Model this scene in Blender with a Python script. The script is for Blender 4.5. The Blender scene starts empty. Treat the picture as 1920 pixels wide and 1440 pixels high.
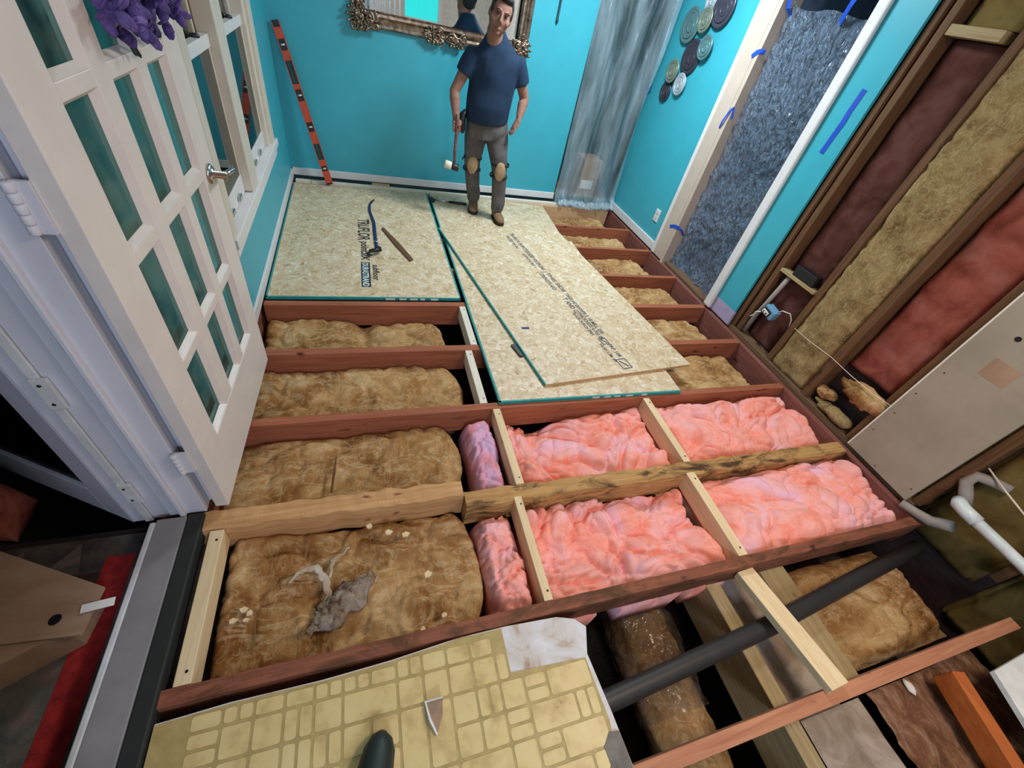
import bpy, bmesh, math, random
from mathutils import Vector, Matrix, noise

random.seed(7)
PI = math.pi
V = Vector
SC = bpy.context.scene
COL = SC.collection

# ------------------------------------------------------------------ camera
cd = bpy.data.cameras.new('camera')
cam = bpy.data.objects.new('camera', cd)
COL.objects.link(cam)
cd.sensor_width = 36.0
cd.lens = 782.13 / 1920 * 36.0
cd.clip_start = 0.02
cam.matrix_world = Matrix(((0.94859, 0.05170, -0.31225, 0.0),
                           (-0.25795, 0.69799, -0.66804, 0.0),
                           (0.18341, 0.71424, 0.67544, 1.65),
                           (0, 0, 0, 1)))
SC.camera = cam

# ------------------------------------------------------------------ sky, lamps, exposure
SC.view_settings.view_transform = 'Standard'
SC.view_settings.look = 'None'
SC.view_settings.exposure = 0.55
SC.view_settings.gamma = 1.0
SC.view_settings.use_curve_mapping = False
wd = bpy.data.worlds.new('sky')
SC.world = wd
wd.use_nodes = True
bg = wd.node_tree.nodes['Background']
bg.inputs[0].default_value = (0.03, 0.62, 0.60, 1)
bg.inputs[1].default_value = 1.0


def area(name, loc, size, power, col, rot=(0, 0, 0), size_y=None, spread=PI):
    l = bpy.data.lights.new(name, 'AREA')
    l.energy = power
    l.color = col
    l.size = size
    l.spread = spread
    if size_y:
        l.shape = 'RECTANGLE'
        l.size_y = size_y
    o = bpy.data.objects.new(name, l)
    o.location = loc
    o.rotation_euler = rot
    COL.objects.link(o)
    return o


area('ceiling_lamp_light', (1.75, 3.25, 2.50), 0.5, 50, (0.80, 0.92, 1.0))
area('kitchen_lamp_light', (1.55, 0.05, 2.48), 0.6, 23, (1.0, 0.82, 0.66))
area('rear_fill_light', (0.35, -2.30, 2.05), 0.6, 30, (0.68, 0.76, 1.0), (math.radians(62), 0, 0))  # added cool fill behind the camera, no lamp known there


# ------------------------------------------------------------------ material helpers
def s(r, g, b):
    def f(c):
        c /= 255.0
        return c / 12.92 if c <= 0.04045 else ((c + 0.055) / 1.055) ** 2.4
    return (f(r), f(g), f(b), 1)


def newmat(name):
    m = bpy.data.materials.new(name)
    m.use_nodes = True
    nt = m.node_tree
    return m, nt, nt.nodes['Principled BSDF'], nt.nodes['Material Output']


def pos(nt, stretch, rot=(0, 0, 0)):
    g = nt.nodes.new('ShaderNodeNewGeometry')
    mp = nt.nodes.new('ShaderNodeMapping')
    mp.inputs['Scale'].default_value = stretch
    mp.inputs['Rotation'].default_value = rot
    nt.links.new(g.outputs['Position'], mp.inputs['Vector'])
    return mp.outputs[0]


def noise_n(nt, vec, scale, detail=4, rough=0.55, dist=0.0):
    n = nt.nodes.new('ShaderNodeTexNoise')
    n.inputs['Scale'].default_value = scale
    n.inputs['Detail'].default_value = detail
    n.inputs['Roughness'].default_value = rough
    n.inputs['Distortion'].default_value = dist
    nt.links.new(vec, n.inputs['Vector'])
    return n.outputs['Fac']


def ramp(nt, fac, stops):
    r = nt.nodes.new('ShaderNodeValToRGB')
    e = r.color_ramp.elements
    while len(e) < len(stops):
        e.new(0.5)
    for i, (p, c) in enumerate(stops):
        e[i].position = p
        e[i].color = c
    nt.links.new(fac, r.inputs['Fac'])
    return r.outputs['Color']


def bump(nt, bs, h, strength, dist=0.01):
    b = nt.nodes.new('ShaderNodeBump')
    b.inputs['Strength'].default_value = strength
    b.inputs['Distance'].default_value = dist
    nt.links.new(h, b.inputs['Height'])
    nt.links.new(b.outputs[0], bs.inputs['Normal'])


def mixc(nt, fac, a, b, mode='MIX'):
    m = nt.nodes.new('ShaderNodeMixRGB')
    m.blend_type = mode
    for i, v in enumerate((fac, a, b)):
        if isinstance(v, (tuple, float, int)):
            m.inputs[i].default_value = v
        else:
            nt.links.new(v, m.inputs[i])
    return m.outputs[0]


def plain(name, c, rough=0.6, metal=0.0, var=0.12, scale=18, bmp=0.05, spec=0.5):
    """one colour with a little mottling and fine relief"""
    m, nt, bs, _ = newmat(name)
    v = pos(nt, (1, 1, 1))
    f = noise_n(nt, v, scale, 4)
    d = tuple(x * (1 - var) for x in c[:3]) + (1,)
    l = tuple(min(1, x * (1 + var)) for x in c[:3]) + (1,)
    nt.links.new(ramp(nt, f, [(0.3, d), (0.7, l)]), bs.inputs['Base Color'])
    bs.inputs['Roughness'].default_value = rough
    bs.inputs['Metallic'].default_value = metal
    bs.inputs['Specular IOR Level'].default_value = spec
    if bmp:
        bump(nt, bs, noise_n(nt, v, scale * 8, 3), bmp, 0.003)
    return m


def noisy(name, stops, scale, stretch=(1, 1, 1), rough=0.7, bmp=0.2, bscale=None, bdist=0.006, dist=0.0, detail=6, sheen=0, spec=0.4):
    m, nt, bs, _ = newmat(name)
    v = pos(nt, stretch)
    f = noise_n(nt, v, scale, detail, 0.6, dist)
    nt.links.new(ramp(nt, f, stops), bs.inputs['Base Color'])
    bs.inputs['Roughness'].default_value = rough
    bs.inputs['Specular IOR Level'].default_value = spec
    if sheen:
        bs.inputs['Sheen Weight'].default_value = sheen
    if bmp:
        bump(nt, bs, noise_n(nt, v, bscale or scale * 4, 5, 0.65, dist), bmp, bdist)
    return m


def wood(name, a, b, knot, axis='x', stain=None, stain_amt=0.5):
    """grain that runs along one axis, with knots and optional dark stains"""
    st = {'x': (1.5, 26, 26), 'y': (26, 1.5, 26), 'z': (26, 26, 1.5)}[axis]
    m, nt, bs, _ = newmat(name)
    v = pos(nt, st)
    f = noise_n(nt, v, 2.2, 6, 0.6, 0.4)
    c = ramp(nt, f, [(0.28, a), (0.72, b)])
    st2 = tuple(1.0 if q < 5 else 2.6 for q in st)
    kf = noise_n(nt, pos(nt, st2), 6, 2)
    kr = ramp(nt, kf, [(0.68, (0, 0, 0, 1)), (0.75, (1, 1, 1, 1))])
    c = mixc(nt, kr, c, knot)
    if stain:
        sf = noise_n(nt, pos(nt, tuple(0.5 * q for q in st2)), 8, 5, 0.7, 0.6)
        sr = ramp(nt, sf, [(0.5 - 0.12 * stain_amt, (0, 0, 0, 1)), (0.62, (1, 1, 1, 1))])
        c = mixc(nt, sr, c, stain)
    nt.links.new(c, bs.inputs['Base Color'])
    bs.inputs['Roughness'].default_value = 0.72
    bs.inputs['Specular IOR Level'].default_value = 0.3
    bump(nt, bs, f, 0.25, 0.004)
    return m


def osb(name):
    """strand board: patches of strands, each patch with its own grain direction"""
    m, nt, bs, _ = newmat(name)
    base = pos(nt, (1, 1, 1))
    layers = []
    for sc, off in ((15, 0.0), (23, 3.0)):
        wob = nt.nodes.new('ShaderNodeTexNoise')
        wob.inputs['Scale'].default_value = 24
        nt.links.new(base, wob.inputs['Vector'])
        add = nt.nodes.new('ShaderNodeVectorMath')
        add.operation = 'MULTIPLY_ADD'
        add.inputs[1].default_value = (0.05, 0.05, 0)
        nt.links.new(wob.outputs['Color'], add.inputs[0])
        nt.links.new(base, add.inputs[2])
        vo = nt.nodes.new('ShaderNodeTexVoronoi')
        vo.inputs['Scale'].default_value = sc
        nt.links.new(add.outputs[0], vo.inputs['Vector'])
        sep = nt.nodes.new('ShaderNodeSeparateColor')
        nt.links.new(vo.outputs['Color'], sep.inputs[0])
        ang = nt.nodes.new('ShaderNodeMath')
        ang.operation = 'MULTIPLY_ADD'
        ang.inputs[1].default_value = 3.14
        ang.inputs[2].default_value = off
        nt.links.new(sep.outputs[0], ang.inputs[0])
        vr = nt.nodes.new('ShaderNodeVectorRotate')
        vr.rotation_type = 'Z_AXIS'
        nt.links.new(add.outputs[0], vr.inputs['Vector'])
        nt.links.new(ang.outputs[0], vr.inputs['Angle'])
        mp = nt.nodes.new('ShaderNodeMapping')
        mp.inputs['Scale'].default_value = (8, 52, 20)
        nt.links.new(vr.outputs[0], mp.inputs['Vector'])
        f = noise_n(nt, mp.outputs[0], 1.0, 3, 0.6, 0.5)
        layers.append((f, sep.outputs[1]))
    sel = ramp(nt, noise_n(nt, base, 20, 2), [(0.46, (0, 0, 0, 1)), (0.54, (1, 1, 1, 1))])
    f = mixc(nt, sel, layers[0][0], layers[1][0])
    r = mixc(nt, sel, layers[0][1], layers[1][1])
    c = ramp(nt, f, [(0.26, s(134, 98, 60)), (0.37, s(190, 158, 114)), (0.54, s(214, 190, 154)), (0.72, s(240, 229, 206))])
    c = mixc(nt, 0.30, c, ramp(nt, r, [(0.0, s(170, 136, 94)), (0.5, s(216, 194, 158)), (1.0, s(242, 233, 214))]))
    fl = ramp(nt, layers[1][0], [(0.24, (1, 1, 1, 1)), (0.29, (0, 0, 0, 1))])
    c = mixc(nt, fl, c, s(104, 74, 46))
    nt.links.new(c, bs.inputs['Base Color'])
    bs.inputs['Roughness'].default_value = 0.55
    bump(nt, bs, f, 0.3, 0.002)
    return m


def fibre(name, stops, scale=9, fine=90, b=0.55, wisp=None, wisp_amt=0.6, wk=1.0, det=7, grit=0.4):
    """glass fibre wool: broad colour patches, fine tangled strands, paler wisps"""
    m, nt, bs, _ = newmat(name)
    v = pos(nt, (1, 1, 1))
    f = noise_n(nt, v, scale, det, 0.6, 0.8)
    c = ramp(nt, f, stops)
    g = noise_n(nt, pos(nt, (1, 1.6, 1), (0, 0, .5)), fine, 6, 0.7, 1.6)
    c = mixc(nt, grit, c, ramp(nt, g, [(0.3, (0.7, 0.7, 0.7, 1)), (0.7, (1.2, 1.2, 1.2, 1))]), 'MULTIPLY')
    if wisp:
        w1 = noise_n(nt, pos(nt, (1, 2.2, 1.5), (0, 0, .35)), 13 * wk, 5, 0.6, 2.2)
        w2 = ramp(nt, w1, [(0.52, (0, 0, 0, 1)), (0.60, (wisp_amt,) * 3 + (1,)), (0.66, (0, 0, 0, 1))])
        c = mixc(nt, w2, c, wisp)
        w3 = noise_n(nt, pos(nt, (2.2, 1, 1.5), (0, 0, -.5)), 17 * wk, 5, 0.6, 2.0)
        w4 = ramp(nt, w3, [(0.38, (0, 0, 0, 1)), (0.44, (wisp_amt * .6,) * 3 + (1,)), (0.5, (0, 0, 0, 1))])
        c = mixc(nt, w4, c, wisp)
        g = mixc(nt, 0.4, g, w1)
    nt.links.new(c, bs.inputs['Base Color'])
    bs.inputs['Roughness'].default_value = 0.95
    bs.inputs['Specular IOR Level'].default_value = 0.1
    bump(nt, bs, g, b, 0.008)
    return m


def film(name, c, amin, amax, scale, stretch=(1, 1, 1), bmp=0.6, rough=0.12, bscale=30, bdist=0.01, rot=(0, 0, 0), astretch=(1, 1, 1)):
    """thin polythene: see-through, cloudy in noise patches, shiny"""
    m, nt, bs, _ = newmat(name)
    v = pos(nt, (1, 1, 1))
    f = noise_n(nt, pos(nt, astretch), scale, 5, 0.6, 0.3)
    a = ramp(nt, f, [(0.34, (amin,) * 3 + (1,)), (0.66, (amax,) * 3 + (1,))])
    nt.links.new(a, bs.inputs['Alpha'])
    bs.inputs['Base Color'].default_value = c
    bs.inputs['Roughness'].default_value = rough
    bs.inputs['Specular IOR Level'].default_value = 0.8
    bs.inputs['Coat Weight'].default_value = 0.7
    bs.inputs['Coat Roughness'].default_value = 0.06
    v2 = nt.nodes.new('ShaderNodeMapping')
    v2.inputs['Rotation'].default_value = rot
    nt.links.new(v, v2.inputs['Vector'])
    v3 = nt.nodes.new('ShaderNodeMapping')
    v3.inputs['Scale'].default_value = stretch
    nt.links.new(v2.outputs[0], v3.inputs['Vector'])
    bump(nt, bs, noise_n(nt, v3.outputs[0], bscale, 4, 0.55, 0.5), bmp, bdist)
    return m


def glass(name, tint, gloss=0.12, haze=0.0, hazecol=(0.3, 0.4, 0.38, 1), rough=0.03):
    m, nt, bs, out = newmat(name)
    nt.nodes.remove(bs)
    tr = nt.nodes.new('ShaderNodeBsdfTransparent')
    tr.inputs[0].default_value = tint
    gl = nt.nodes.new('ShaderNodeBsdfGlossy')
    gl.inputs['Roughness'].default_value = rough
    gl.inputs[0].default_value = (0.9, 0.95, 0.95, 1)
    df = nt.nodes.new('ShaderNodeBsdfDiffuse')
    df.inputs[0].default_value = hazecol
    m1 = nt.nodes.new('ShaderNodeMixShader')
    m1.inputs[0].default_value = gloss
    nt.links.new(tr.outputs[0], m1.inputs[1])
    nt.links.new(gl.outputs[0], m1.inputs[2])
    m2 = nt.nodes.new('ShaderNodeMixShader')
    if haze:
        f = noise_n(nt, pos(nt, (1, 1, 1)), 14, 5, 0.6)
        nt.links.new(ramp(nt, f, [(0.35, (0, 0, 0, 1)), (0.75, (haze,) * 3 + (1,))]), m2.inputs[0])
    else:
        m2.inputs[0].default_value = 0
    nt.links.new(m1.outputs[0], m2.inputs[1])
    nt.links.new(df.outputs[0], m2.inputs[2])
    nt.links.new(m2.outputs[0], out.inputs['Surface'])
    return m


M = {}
M['turq'] = plain('turquoise_paint', s(62, 170, 187), 0.42, var=0.04, scale=6, bmp=0.06)
M['white'] = plain('white_gloss_paint', s(226, 222, 220), 0.35, var=0.04, scale=10, bmp=0.04)
M['cream'] = plain('cream_paint', s(214, 204, 188), 0.4, var=0.05, scale=10, bmp=0.04)
M['tancasing'] = plain('tan_casing_paint', s(196, 178, 162), 0.45, var=0.05, scale=10, bmp=0.04)
M['door'] = plain('warm_white_door_paint', s(226, 216, 208), 0.4, var=0.04, scale=12, bmp=0.08)
M['jamb'] = noisy('jamb_paint', [(0.25, s(196, 196, 205)), (0.75, s(222, 221, 228))], 6, (1, 1, 0.3), 0.45, 0.08, 60)
M['lilac'] = plain('bare_lilac_primer', s(176, 160, 190), 0.7, var=0.06)
M['ceil'] = plain('ceiling_paint', s(232, 230, 226), 0.9)
M['offwhite'] = plain('off_white_wall', s(225, 222, 215), 0.8)
M['redwood'] = wood('red_joist_wood', s(138, 76, 52), s(174, 106, 76), s(80, 38, 26), 'x')
M['redwood_y'] = wood('red_rim_wood', s(112, 66, 58), s(146, 90, 78), s(70, 38, 30), 'y')
M['oldwood'] = wood('stained_joist_wood', s(158, 116, 68), s(204, 158, 100), s(90, 58, 32), 'x', s(78, 54, 32), 0.2)
M['yellowwood'] = wood('torn_pale_joist_wood', s(178, 128, 82), s(216, 168, 116), s(112, 60, 44), 'x')
M['pinkwood'] = wood('faded_pink_joist_wood', s(160, 100, 72), s(196, 136, 102), s(110, 60, 44), 'x')
M['brownwood'] = wood('brown_joist_wood', s(116, 66, 50), s(152, 92, 66), s(66, 34, 26), 'x', s(84, 56, 34), 0.3)
M['palewood'] = wood('new_pine', s(216, 186, 140), s(236, 212, 172), s(150, 100, 62), 'y')
M['palewood_x'] = wood('new_pine_x', s(190, 148, 108), s(214, 176, 136), s(140, 90, 62), 'x')
M['whitewood'] = wood('whitened_pine', s(214, 204, 184), s(236, 228, 212), s(150, 120, 90), 'y')
M['studwood'] = wood('old_stud_wood', s(86, 58, 38), s(120, 86, 56), s(54, 34, 22), 'z')
M['platewood'] = wood('old_plate_wood', s(92, 70, 52), s(126, 98, 72), s(54, 38, 28), 'y')
M['girderwood'] = wood('girder_wood', s(150, 128, 90), s(186, 164, 122), s(90, 66, 42), 'y')
M['orangewood'] = wood('orange_varnished_wood', s(164, 82, 36), s(196, 108, 50), s(120, 56, 24), 'y')
M['osb'] = osb('oriented_strand_board')
M['teal'] = plain('teal_edge_sealer', s(36, 142, 140), 0.6, var=0.15, scale=30)
M['osbedge'] = noisy('raw_board_edge', [(0.3, s(178, 134, 84)), (0.7, s(214, 176, 124))], 30, (1, 1, 5), 0.8)
M['pink'] = fibre('pink_glass_wool', [(0.26, s(240, 128, 104)), (0.44, s(248, 156, 136)), (0.56, s(246, 172, 164)), (0.74, s(236, 186, 208))], 3.5, 70, 0.28, s(252, 204, 200), 0.25, 0.5, 3, 0.2)
M['lilacpink'] = fibre('pale_lilac_glass_wool', [(0.3, s(228, 140, 140)), (0.5, s(226, 168, 190)), (0.75, s(206, 184, 222))], 6, 70, 0.28, None, 0, 1, 3, 0.2)
M['brownwool'] = fibre('old_brown_glass_wool', [(0.26, s(104, 66, 34)), (0.42, s(150, 104, 58)), (0.56, s(182, 140, 90)), (0.74, s(212, 180, 132))], 3.6, 46, 0.8, s(222, 196, 152), 0.42, 0.45, 5, 0.28)
M['tanwool'] = fibre('old_tan_glass_wool', [(0.28, s(112, 88, 54)), (0.5, s(150, 124, 82)), (0.72, s(178, 152, 106))], 9, 80, 0.8, s(196, 176, 130), 0.5)
M['redwool'] = fibre('dusty_red_glass_wool', [(0.28, s(108, 52, 46)), (0.5, s(152, 82, 68)), (0.74, s(166, 108, 98))], 6, 80, 0.5)
M['shadepink'] = fibre('shaded_dirty_pink_wool', [(0.28, s(70, 40, 36)), (0.5, s(94, 56, 48)), (0.74, s(110, 74, 70))], 6, 80, 0.5)  # pink wool with shade and dirt put into its colour
M['paperwool'] = fibre('grey_torn_facing', [(0.28, s(168, 134, 104)), (0.5, s(200, 178, 154)), (0.74, s(222, 214, 206))], 14, 60, 0.6)
M['olive'] = fibre('olive_glass_wool', [(0.28, s(88, 72, 38)), (0.5, s(118, 98, 56)), (0.74, s(140, 120, 72))], 6, 80, 0.4)
M['soil'] = noisy('crawl_space_soil', [(0.3, s(34, 24, 18)), (0.7, s(74, 54, 38))], 9, bmp=0.8, bdist=0.03, rough=0.95)
M['rubble'] = noisy('brown_splintered_debris', [(0.25, s(84, 50, 30)), (0.5, s(144, 100, 70)), (0.75, s(200, 160, 130))], 12, (1, 0.6, 1), bmp=0.9, bdist=0.02, rough=0.95, dist=1.0)
M['concrete'] = noisy('mottled_grey_concrete', [(0.25, s(112, 92, 70)), (0.5, s(164, 146, 128)), (0.75, s(192, 178, 166))], 7, bmp=0.4, rough=0.9, dist=0.8)
M['black'] = plain('black_plastic', s(22, 22, 24), 0.45)
M['blackpipe'] = plain('black_drain_pipe', s(44, 41, 40), 0.5)
M['pvc'] = plain('white_pvc', s(206, 212, 210), 0.35)
M['pvcgrey'] = plain('dusty_pvc', s(150, 140, 132), 0.6)
M['blueplastic'] = plain('blue_outlet_box', s(112, 164, 196), 0.4)
M['wirewhite'] = plain('white_cable', s(220, 208, 190), 0.5)
M['drywall'] = noisy('bare_gypsum_board', [(0.3, s(148, 136, 118)), (0.7, s(170, 158, 140))], 3, rough=0.8, bmp=0.03)
M['gypsumedge'] = plain('white_gypsum_core', s(228, 220, 206), 0.9, var=0.1, scale=60)
M['bluetape'] = plain('blue_masking_tape', s(16, 74, 190), 0.6, scale=60)
M['hallwall'] = plain('hall_blue_grey_paint', s(120, 146, 170), 0.8)
M['closet'] = plain('dark_green_closet_paint', s(40, 74, 72), 0.8)
M['film_crinkle'] = film('crinkled_polythene', s(134, 154, 178), 0.42, 0.80, 3.0, (1, 2.4, 0.7), 1.0, 0.16, 20, 0.10, (0.3, 0, 0))
M['film_drape'] = film('hanging_polythene', s(190, 214, 226), 0.08, 0.46, 2.4, (1, 1, 0.25), 0.5, 0.15, 10, 0.02, (0, 0, 0), (3, 3, .45))  # vertical alpha streaks painted in for bright fold highlights
M['film_bunch'] = film('bunched_polythene', s(196, 214, 222), 0.25, 0.7, 14, (1, 1, 1), 0.8, 0.15, 18, 0.02)
M['film_duct'] = film('duct_wrap_film', s(124, 110, 94), 0.2, 0.5, 9, (1, 1, 1), 0.8, 0.10, 7, 0.12)
M['gold'] = noisy('antique_silver_gilt', [(0.3, s(92, 74, 62)), (0.55, s(156, 134, 114)), (0.75, s(206, 190, 172))], 28, rough=0.32, bmp=0.15)
M['gold'].node_tree.nodes['Principled BSDF'].inputs['Metallic'].default_value = 0.85
M['mirror'] = plain('mirror_silvering', (0.92, 0.95, 0.95, 1), 0.01, 1.0, var=0.0, bmp=0)
M['chrome'] = plain('brushed_nickel', s(190, 188, 184), 0.22, 1.0, var=0.05, bmp=0.02)
M['steel'] = plain('dark_steel', s(70, 70, 78), 0.4, 0.8)
M['bluesteel'] = plain('blue_painted_steel', s(34, 40, 96), 0.4, 0.2)
M['orange'] = plain('orange_level_paint', s(204, 74, 40), 0.4, var=0.15, scale=30)
M['vial'] = plain('level_vial', s(226, 232, 214), 0.15)
M['ink'] = plain('black_print_ink', s(38, 40, 46), 0.8, var=0.2, scale=80)
M['greyink'] = plain('grey_print_ink', s(84, 84, 88), 0.8, var=0.2, scale=80)
M['whiteink'] = plain('white_print_ink', s(206, 226, 220), 0.8)
M['vinyl'] = noisy('tan_vinyl_joints', [(0.3, s(160, 138, 86)), (0.7, s(186, 162, 106))], 20, rough=0.5, bmp=0.1)
M['tile'] = noisy('yellow_vinyl_tile', [(0.27, s(104, 82, 54)), (0.37, s(188, 160, 106)), (0.5, s(212, 186, 128)), (0.8, s(222, 202, 150))], 9, rough=0.42, bmp=0.12, bscale=120, bdist=0.001, detail=8)
M['ply'] = noisy('old_plywood_edge', [(0.3, s(92, 66, 40)), (0.7, s(150, 112, 70))], 20, (1, 1, 8), 0.85)
M['underlay'] = noisy('white_scraped_underlay', [(0.3, s(170, 136, 106)), (0.42, s(204, 194, 186)), (0.7, s(222, 220, 224))], 9, rough=0.9, bmp=0.4, dist=0.6)
M['greymortar'] = noisy('grey_scraped_mortar', [(0.3, s(98, 90, 82)), (0.7, s(140, 132, 122))], 14, rough=0.95, bmp=0.5)
M['rubber'] = plain('dark_rubber_shoe', s(24, 38, 36), 0.5)
M['sill_alu'] = noisy('grey_metal_sill', [(0.3, s(122, 118, 118)), (0.7, s(150, 146, 146))], 4, rough=0.5, bmp=0.05, bscale=90)
M['sill_white'] = plain('pale_sill_edge', s(206, 206, 206), 0.5)
M['sill_black'] = plain('black_rubber_strip', s(36, 38, 34), 0.7)
M['rug_red'] = noisy('red_rug_band', [(0.3, s(128, 26, 30)), (0.7, s(180, 44, 42))], 30, rough=0.95, bmp=0.5)
M['rug_grey'] = noisy('grey_green_rug', [(0.25, s(52, 58, 52)), (0.5, s(96, 92, 86)), (0.62, s(118, 98, 94)), (0.8, s(60, 84, 92))], 8, rough=0.95, bmp=0.5, dist=0.8)
M['rug_dark'] = noisy('charcoal_rug_band', [(0.3, s(40, 36, 34)), (0.7, s(92, 84, 78))], 10, rough=0.95, bmp=0.5)
M['card'] = noisy('brown_cardboard', [(0.3, s(150, 118, 92)), (0.7, s(176, 146, 120))], 5, (1, 3, 1), 0.85, 0.08)
M['paperwhite'] = plain('white_paper', s(226, 222, 216), 0.8)
M['porch'] = noisy('dark_porch_boards', [(0.3, s(22, 20, 20)), (0.7, s(44, 40, 38))], 8, (1, 6, 1), 0.8)
M['darkcoat'] = noisy('dark_brown_coat', [(0.3, s(40, 28, 28)), (0.7, s(66, 48, 46))], 8, (1, 1, 6), 0.8)  # coats the added porch enclosure and darkens the sheathing
M['purple'] = noisy('purple_petals', [(0.3, s(46, 34, 80)), (0.5, s(84, 66, 130)), (0.66, s(112, 92, 160)), (0.85, s(164, 148, 204))], 22, rough=0.7, bmp=0.2)
M['leafdark'] = noisy('dark_leaf', [(0.3, s(24, 30, 28)), (0.7, s(44, 66, 52))], 20, rough=0.6)
M['skin'] = noisy('skin', [(0.3, s(138, 98, 84)), (0.7, s(162, 120, 104))], 20, rough=0.75, bmp=0.05, spec=0.2)
M['shirt'] = noisy('navy_cotton', [(0.3, s(19, 40, 62)), (0.7, s(29, 53, 80))], 10, rough=0.9, bmp=0.15, bscale=30)
M['trouser'] = noisy('grey_brown_work_cloth', [(0.3, s(74, 70, 70)), (0.7, s(104, 98, 96))], 10, rough=0.9, bmp=0.25, bscale=34)
M['boot'] = noisy('tan_suede', [(0.3, s(112, 84, 58)), (0.7, s(150, 116, 84))], 24, rough=0.85, bmp=0.2)
M['sole'] = plain('dark_boot_sole', s(40, 32, 28), 0.8)
M['hair'] = noisy('dark_hair', [(0.3, s(20, 18, 22)), (0.7, s(44, 36, 38))], 60, (1, 1, 0.3), 0.6, 0.5)
M['pad'] = noisy('tan_knee_pad', [(0.3, s(150, 124, 92)), (0.7, s(182, 154, 118))], 30, rough=0.8, bmp=0.2)
M['eye'] = plain('dark_eye', s(26, 20, 20), 0.2)
M['lip'] = plain('lip', s(128, 84, 76), 0.6)
M['handle'] = noisy('worn_mallet_handle', [(0.3, s(92, 56, 52)), (0.7, s(150, 110, 100))], 60, rough=0.6)
M['malletwhite'] = plain('pale_mallet_face', s(220, 212, 190), 0.6)
M['g_door'] = glass('door_glass', (0.74, 0.88, 0.84, 1), 0.05, 0.22, (0.24, 0.33, 0.30, 1), 0.08)
M['g_window'] = glass('window_glass', (0.30, 0.36, 0.36, 1), 0.34, 0.0, rough=0.04)
M['g_storm'] = glass('storm_door_glass', (0.3, 0.26, 0.28, 1), 0.04)
M['g_clear'] = glass('clear_glass', (0.95, 0.98, 0.98, 1), 0.05)
for i, (c, r) in enumerate(((s(108, 146, 150), .3), (s(140, 150, 134), .35), (s(82, 80, 94), .3), (s(196, 206, 214), .3), (s(74, 70, 82), .35))):
    M['plate%d' % i] = noisy('plate_tin_%d' % i, [(0.3, tuple(q * .85 for q in c[:3]) + (1,)), (0.7, c)], 14, rough=r, bmp=0.05)
    M['plate%d' % i].node_tree.nodes['Principled BSDF'].inputs['Metallic'].default_value = 0.35


# ------------------------------------------------------------------ object helpers
def origin(o):
    p = V((0, 0, 0))
    while o is not None:
        p += o.location
        o = o.parent
    return p


def tag(o, label=None, cat=None, group=None, kind=None):
    if label:
        o['label'] = label
    if cat:
        o['category'] = cat
    if group:
        o['group'] = group
    if kind:
        o['kind'] = kind
    return o


def link_mesh(name, me, parent=None):
    o = bpy.data.objects.new(name, me)
    COL.objects.link(o)
    if parent is not None:
        off = origin(parent)
        o.parent = parent
    else:
        n = len(me.vertices)
        xs = [v.co for v in me.vertices]
        off = V((sum(c.x for c in xs) / n, sum(c.y for c in xs) / n, min(c.z for c in xs)))
        o.location = off
    me.transform(Matrix.Translation(-off))
    return o


def obj(name, bm, mats, parent=None, smooth=False):
    """bm holds world coordinates; a child keeps its thing's origin"""
    bm.normal_update()
    me = bpy.data.meshes.new(name)
    bm.to_mesh(me)
    bm.free()
    for m in (mats if isinstance(mats, (list, tuple)) else [mats]):
        me.materials.append(m)
    if smooth:
        for p in me.polygons:
            p.use_smooth = True
    return link_mesh(name, me, parent)


def thing(name, loc, label=None, cat=None, group=None, kind=None):
    o = bpy.data.objects.new(name, None)
    o.empty_display_size = 0.05
    o.location = loc
    COL.objects.link(o)
    return tag(o, label, cat, group, kind)


def box(lo, hi, bev=0.0, bm=None, mi=0):
    own = bm is None
    b2 = bmesh.new()
    r = bmesh.ops.create_cube(b2, size=1.0)
    lo, hi = V(lo), V(hi)
    for v in b2.verts:
        v.co = V((lo[i] + (v.co[i] + 0.5) * (hi[i] - lo[i]) for i in range(3)))
    if bev:
        bmesh.ops.bevel(b2, geom=list(b2.edges), offset=bev, segments=2, affect='EDGES', profile=0.5)
    for f in b2.faces:
        f.material_index = mi
    if own:
        return b2
    me = bpy.data.meshes.new('t')
    b2.to_mesh(me)
    b2.free()
    bm.from_mesh(me)
    bpy.data.meshes.remove(me)
    return bm


def obox(c, half, axes, bev=0.0, bm=None, mi=0):
    """box centred at c, half sizes along three given axes"""
    b2 = box((-half[0], -half[1], -half[2]), half, bev)
    ax = [V(a).normalized() for a in axes]
    c = V(c)
    for v in b2.verts:
        p = v.co.copy()
        v.co = c + ax[0] * p.x + ax[1] * p.y + ax[2] * p.z
    for f in b2.faces:
        f.material_index = mi
    b2.normal_update()
    bmesh.ops.recalc_face_normals(b2, faces=b2.faces)
    if bm is None:
        return b2
    me = bpy.data.meshes.new('t')
    b2.to_mesh(me)
    b2.free()
    bm.from_mesh(me)
    bpy.data.meshes.remove(me)
    return bm


def prism(poly, z0, z1, bm=None, side_mi=0, top_mi=0):
    own = bm is None
    bm = bm or bmesh.new()
    a = [bm.verts.new((p[0], p[1], z0)) for p in poly]
    b = [bm.verts.new((p[0], p[1], z1 if len(p) < 3 else p[2])) for p in poly]
    n = len(poly)
    fs = [bm.faces.new(a[::-1]), bm.faces.new(b)]
    for f in fs:
        f.material_index = top_mi
    for i in range(n):
        f = bm.faces.new((a[i], a[(i + 1) % n], b[(i + 1) % n], b[i]))
        f.material_index = side_mi
    bmesh.ops.recalc_face_normals(bm, faces=bm.faces)
    return bm


def frame_dirs(t, hint):
    t = t.normalized()
    h = V(hint)
    h = h - t * h.dot(t)
    if h.length < 1e-4:
        h = V((1, 0, 0)) - t * t.x
    h.normalize()
    return h, t.cross(h)


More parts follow.
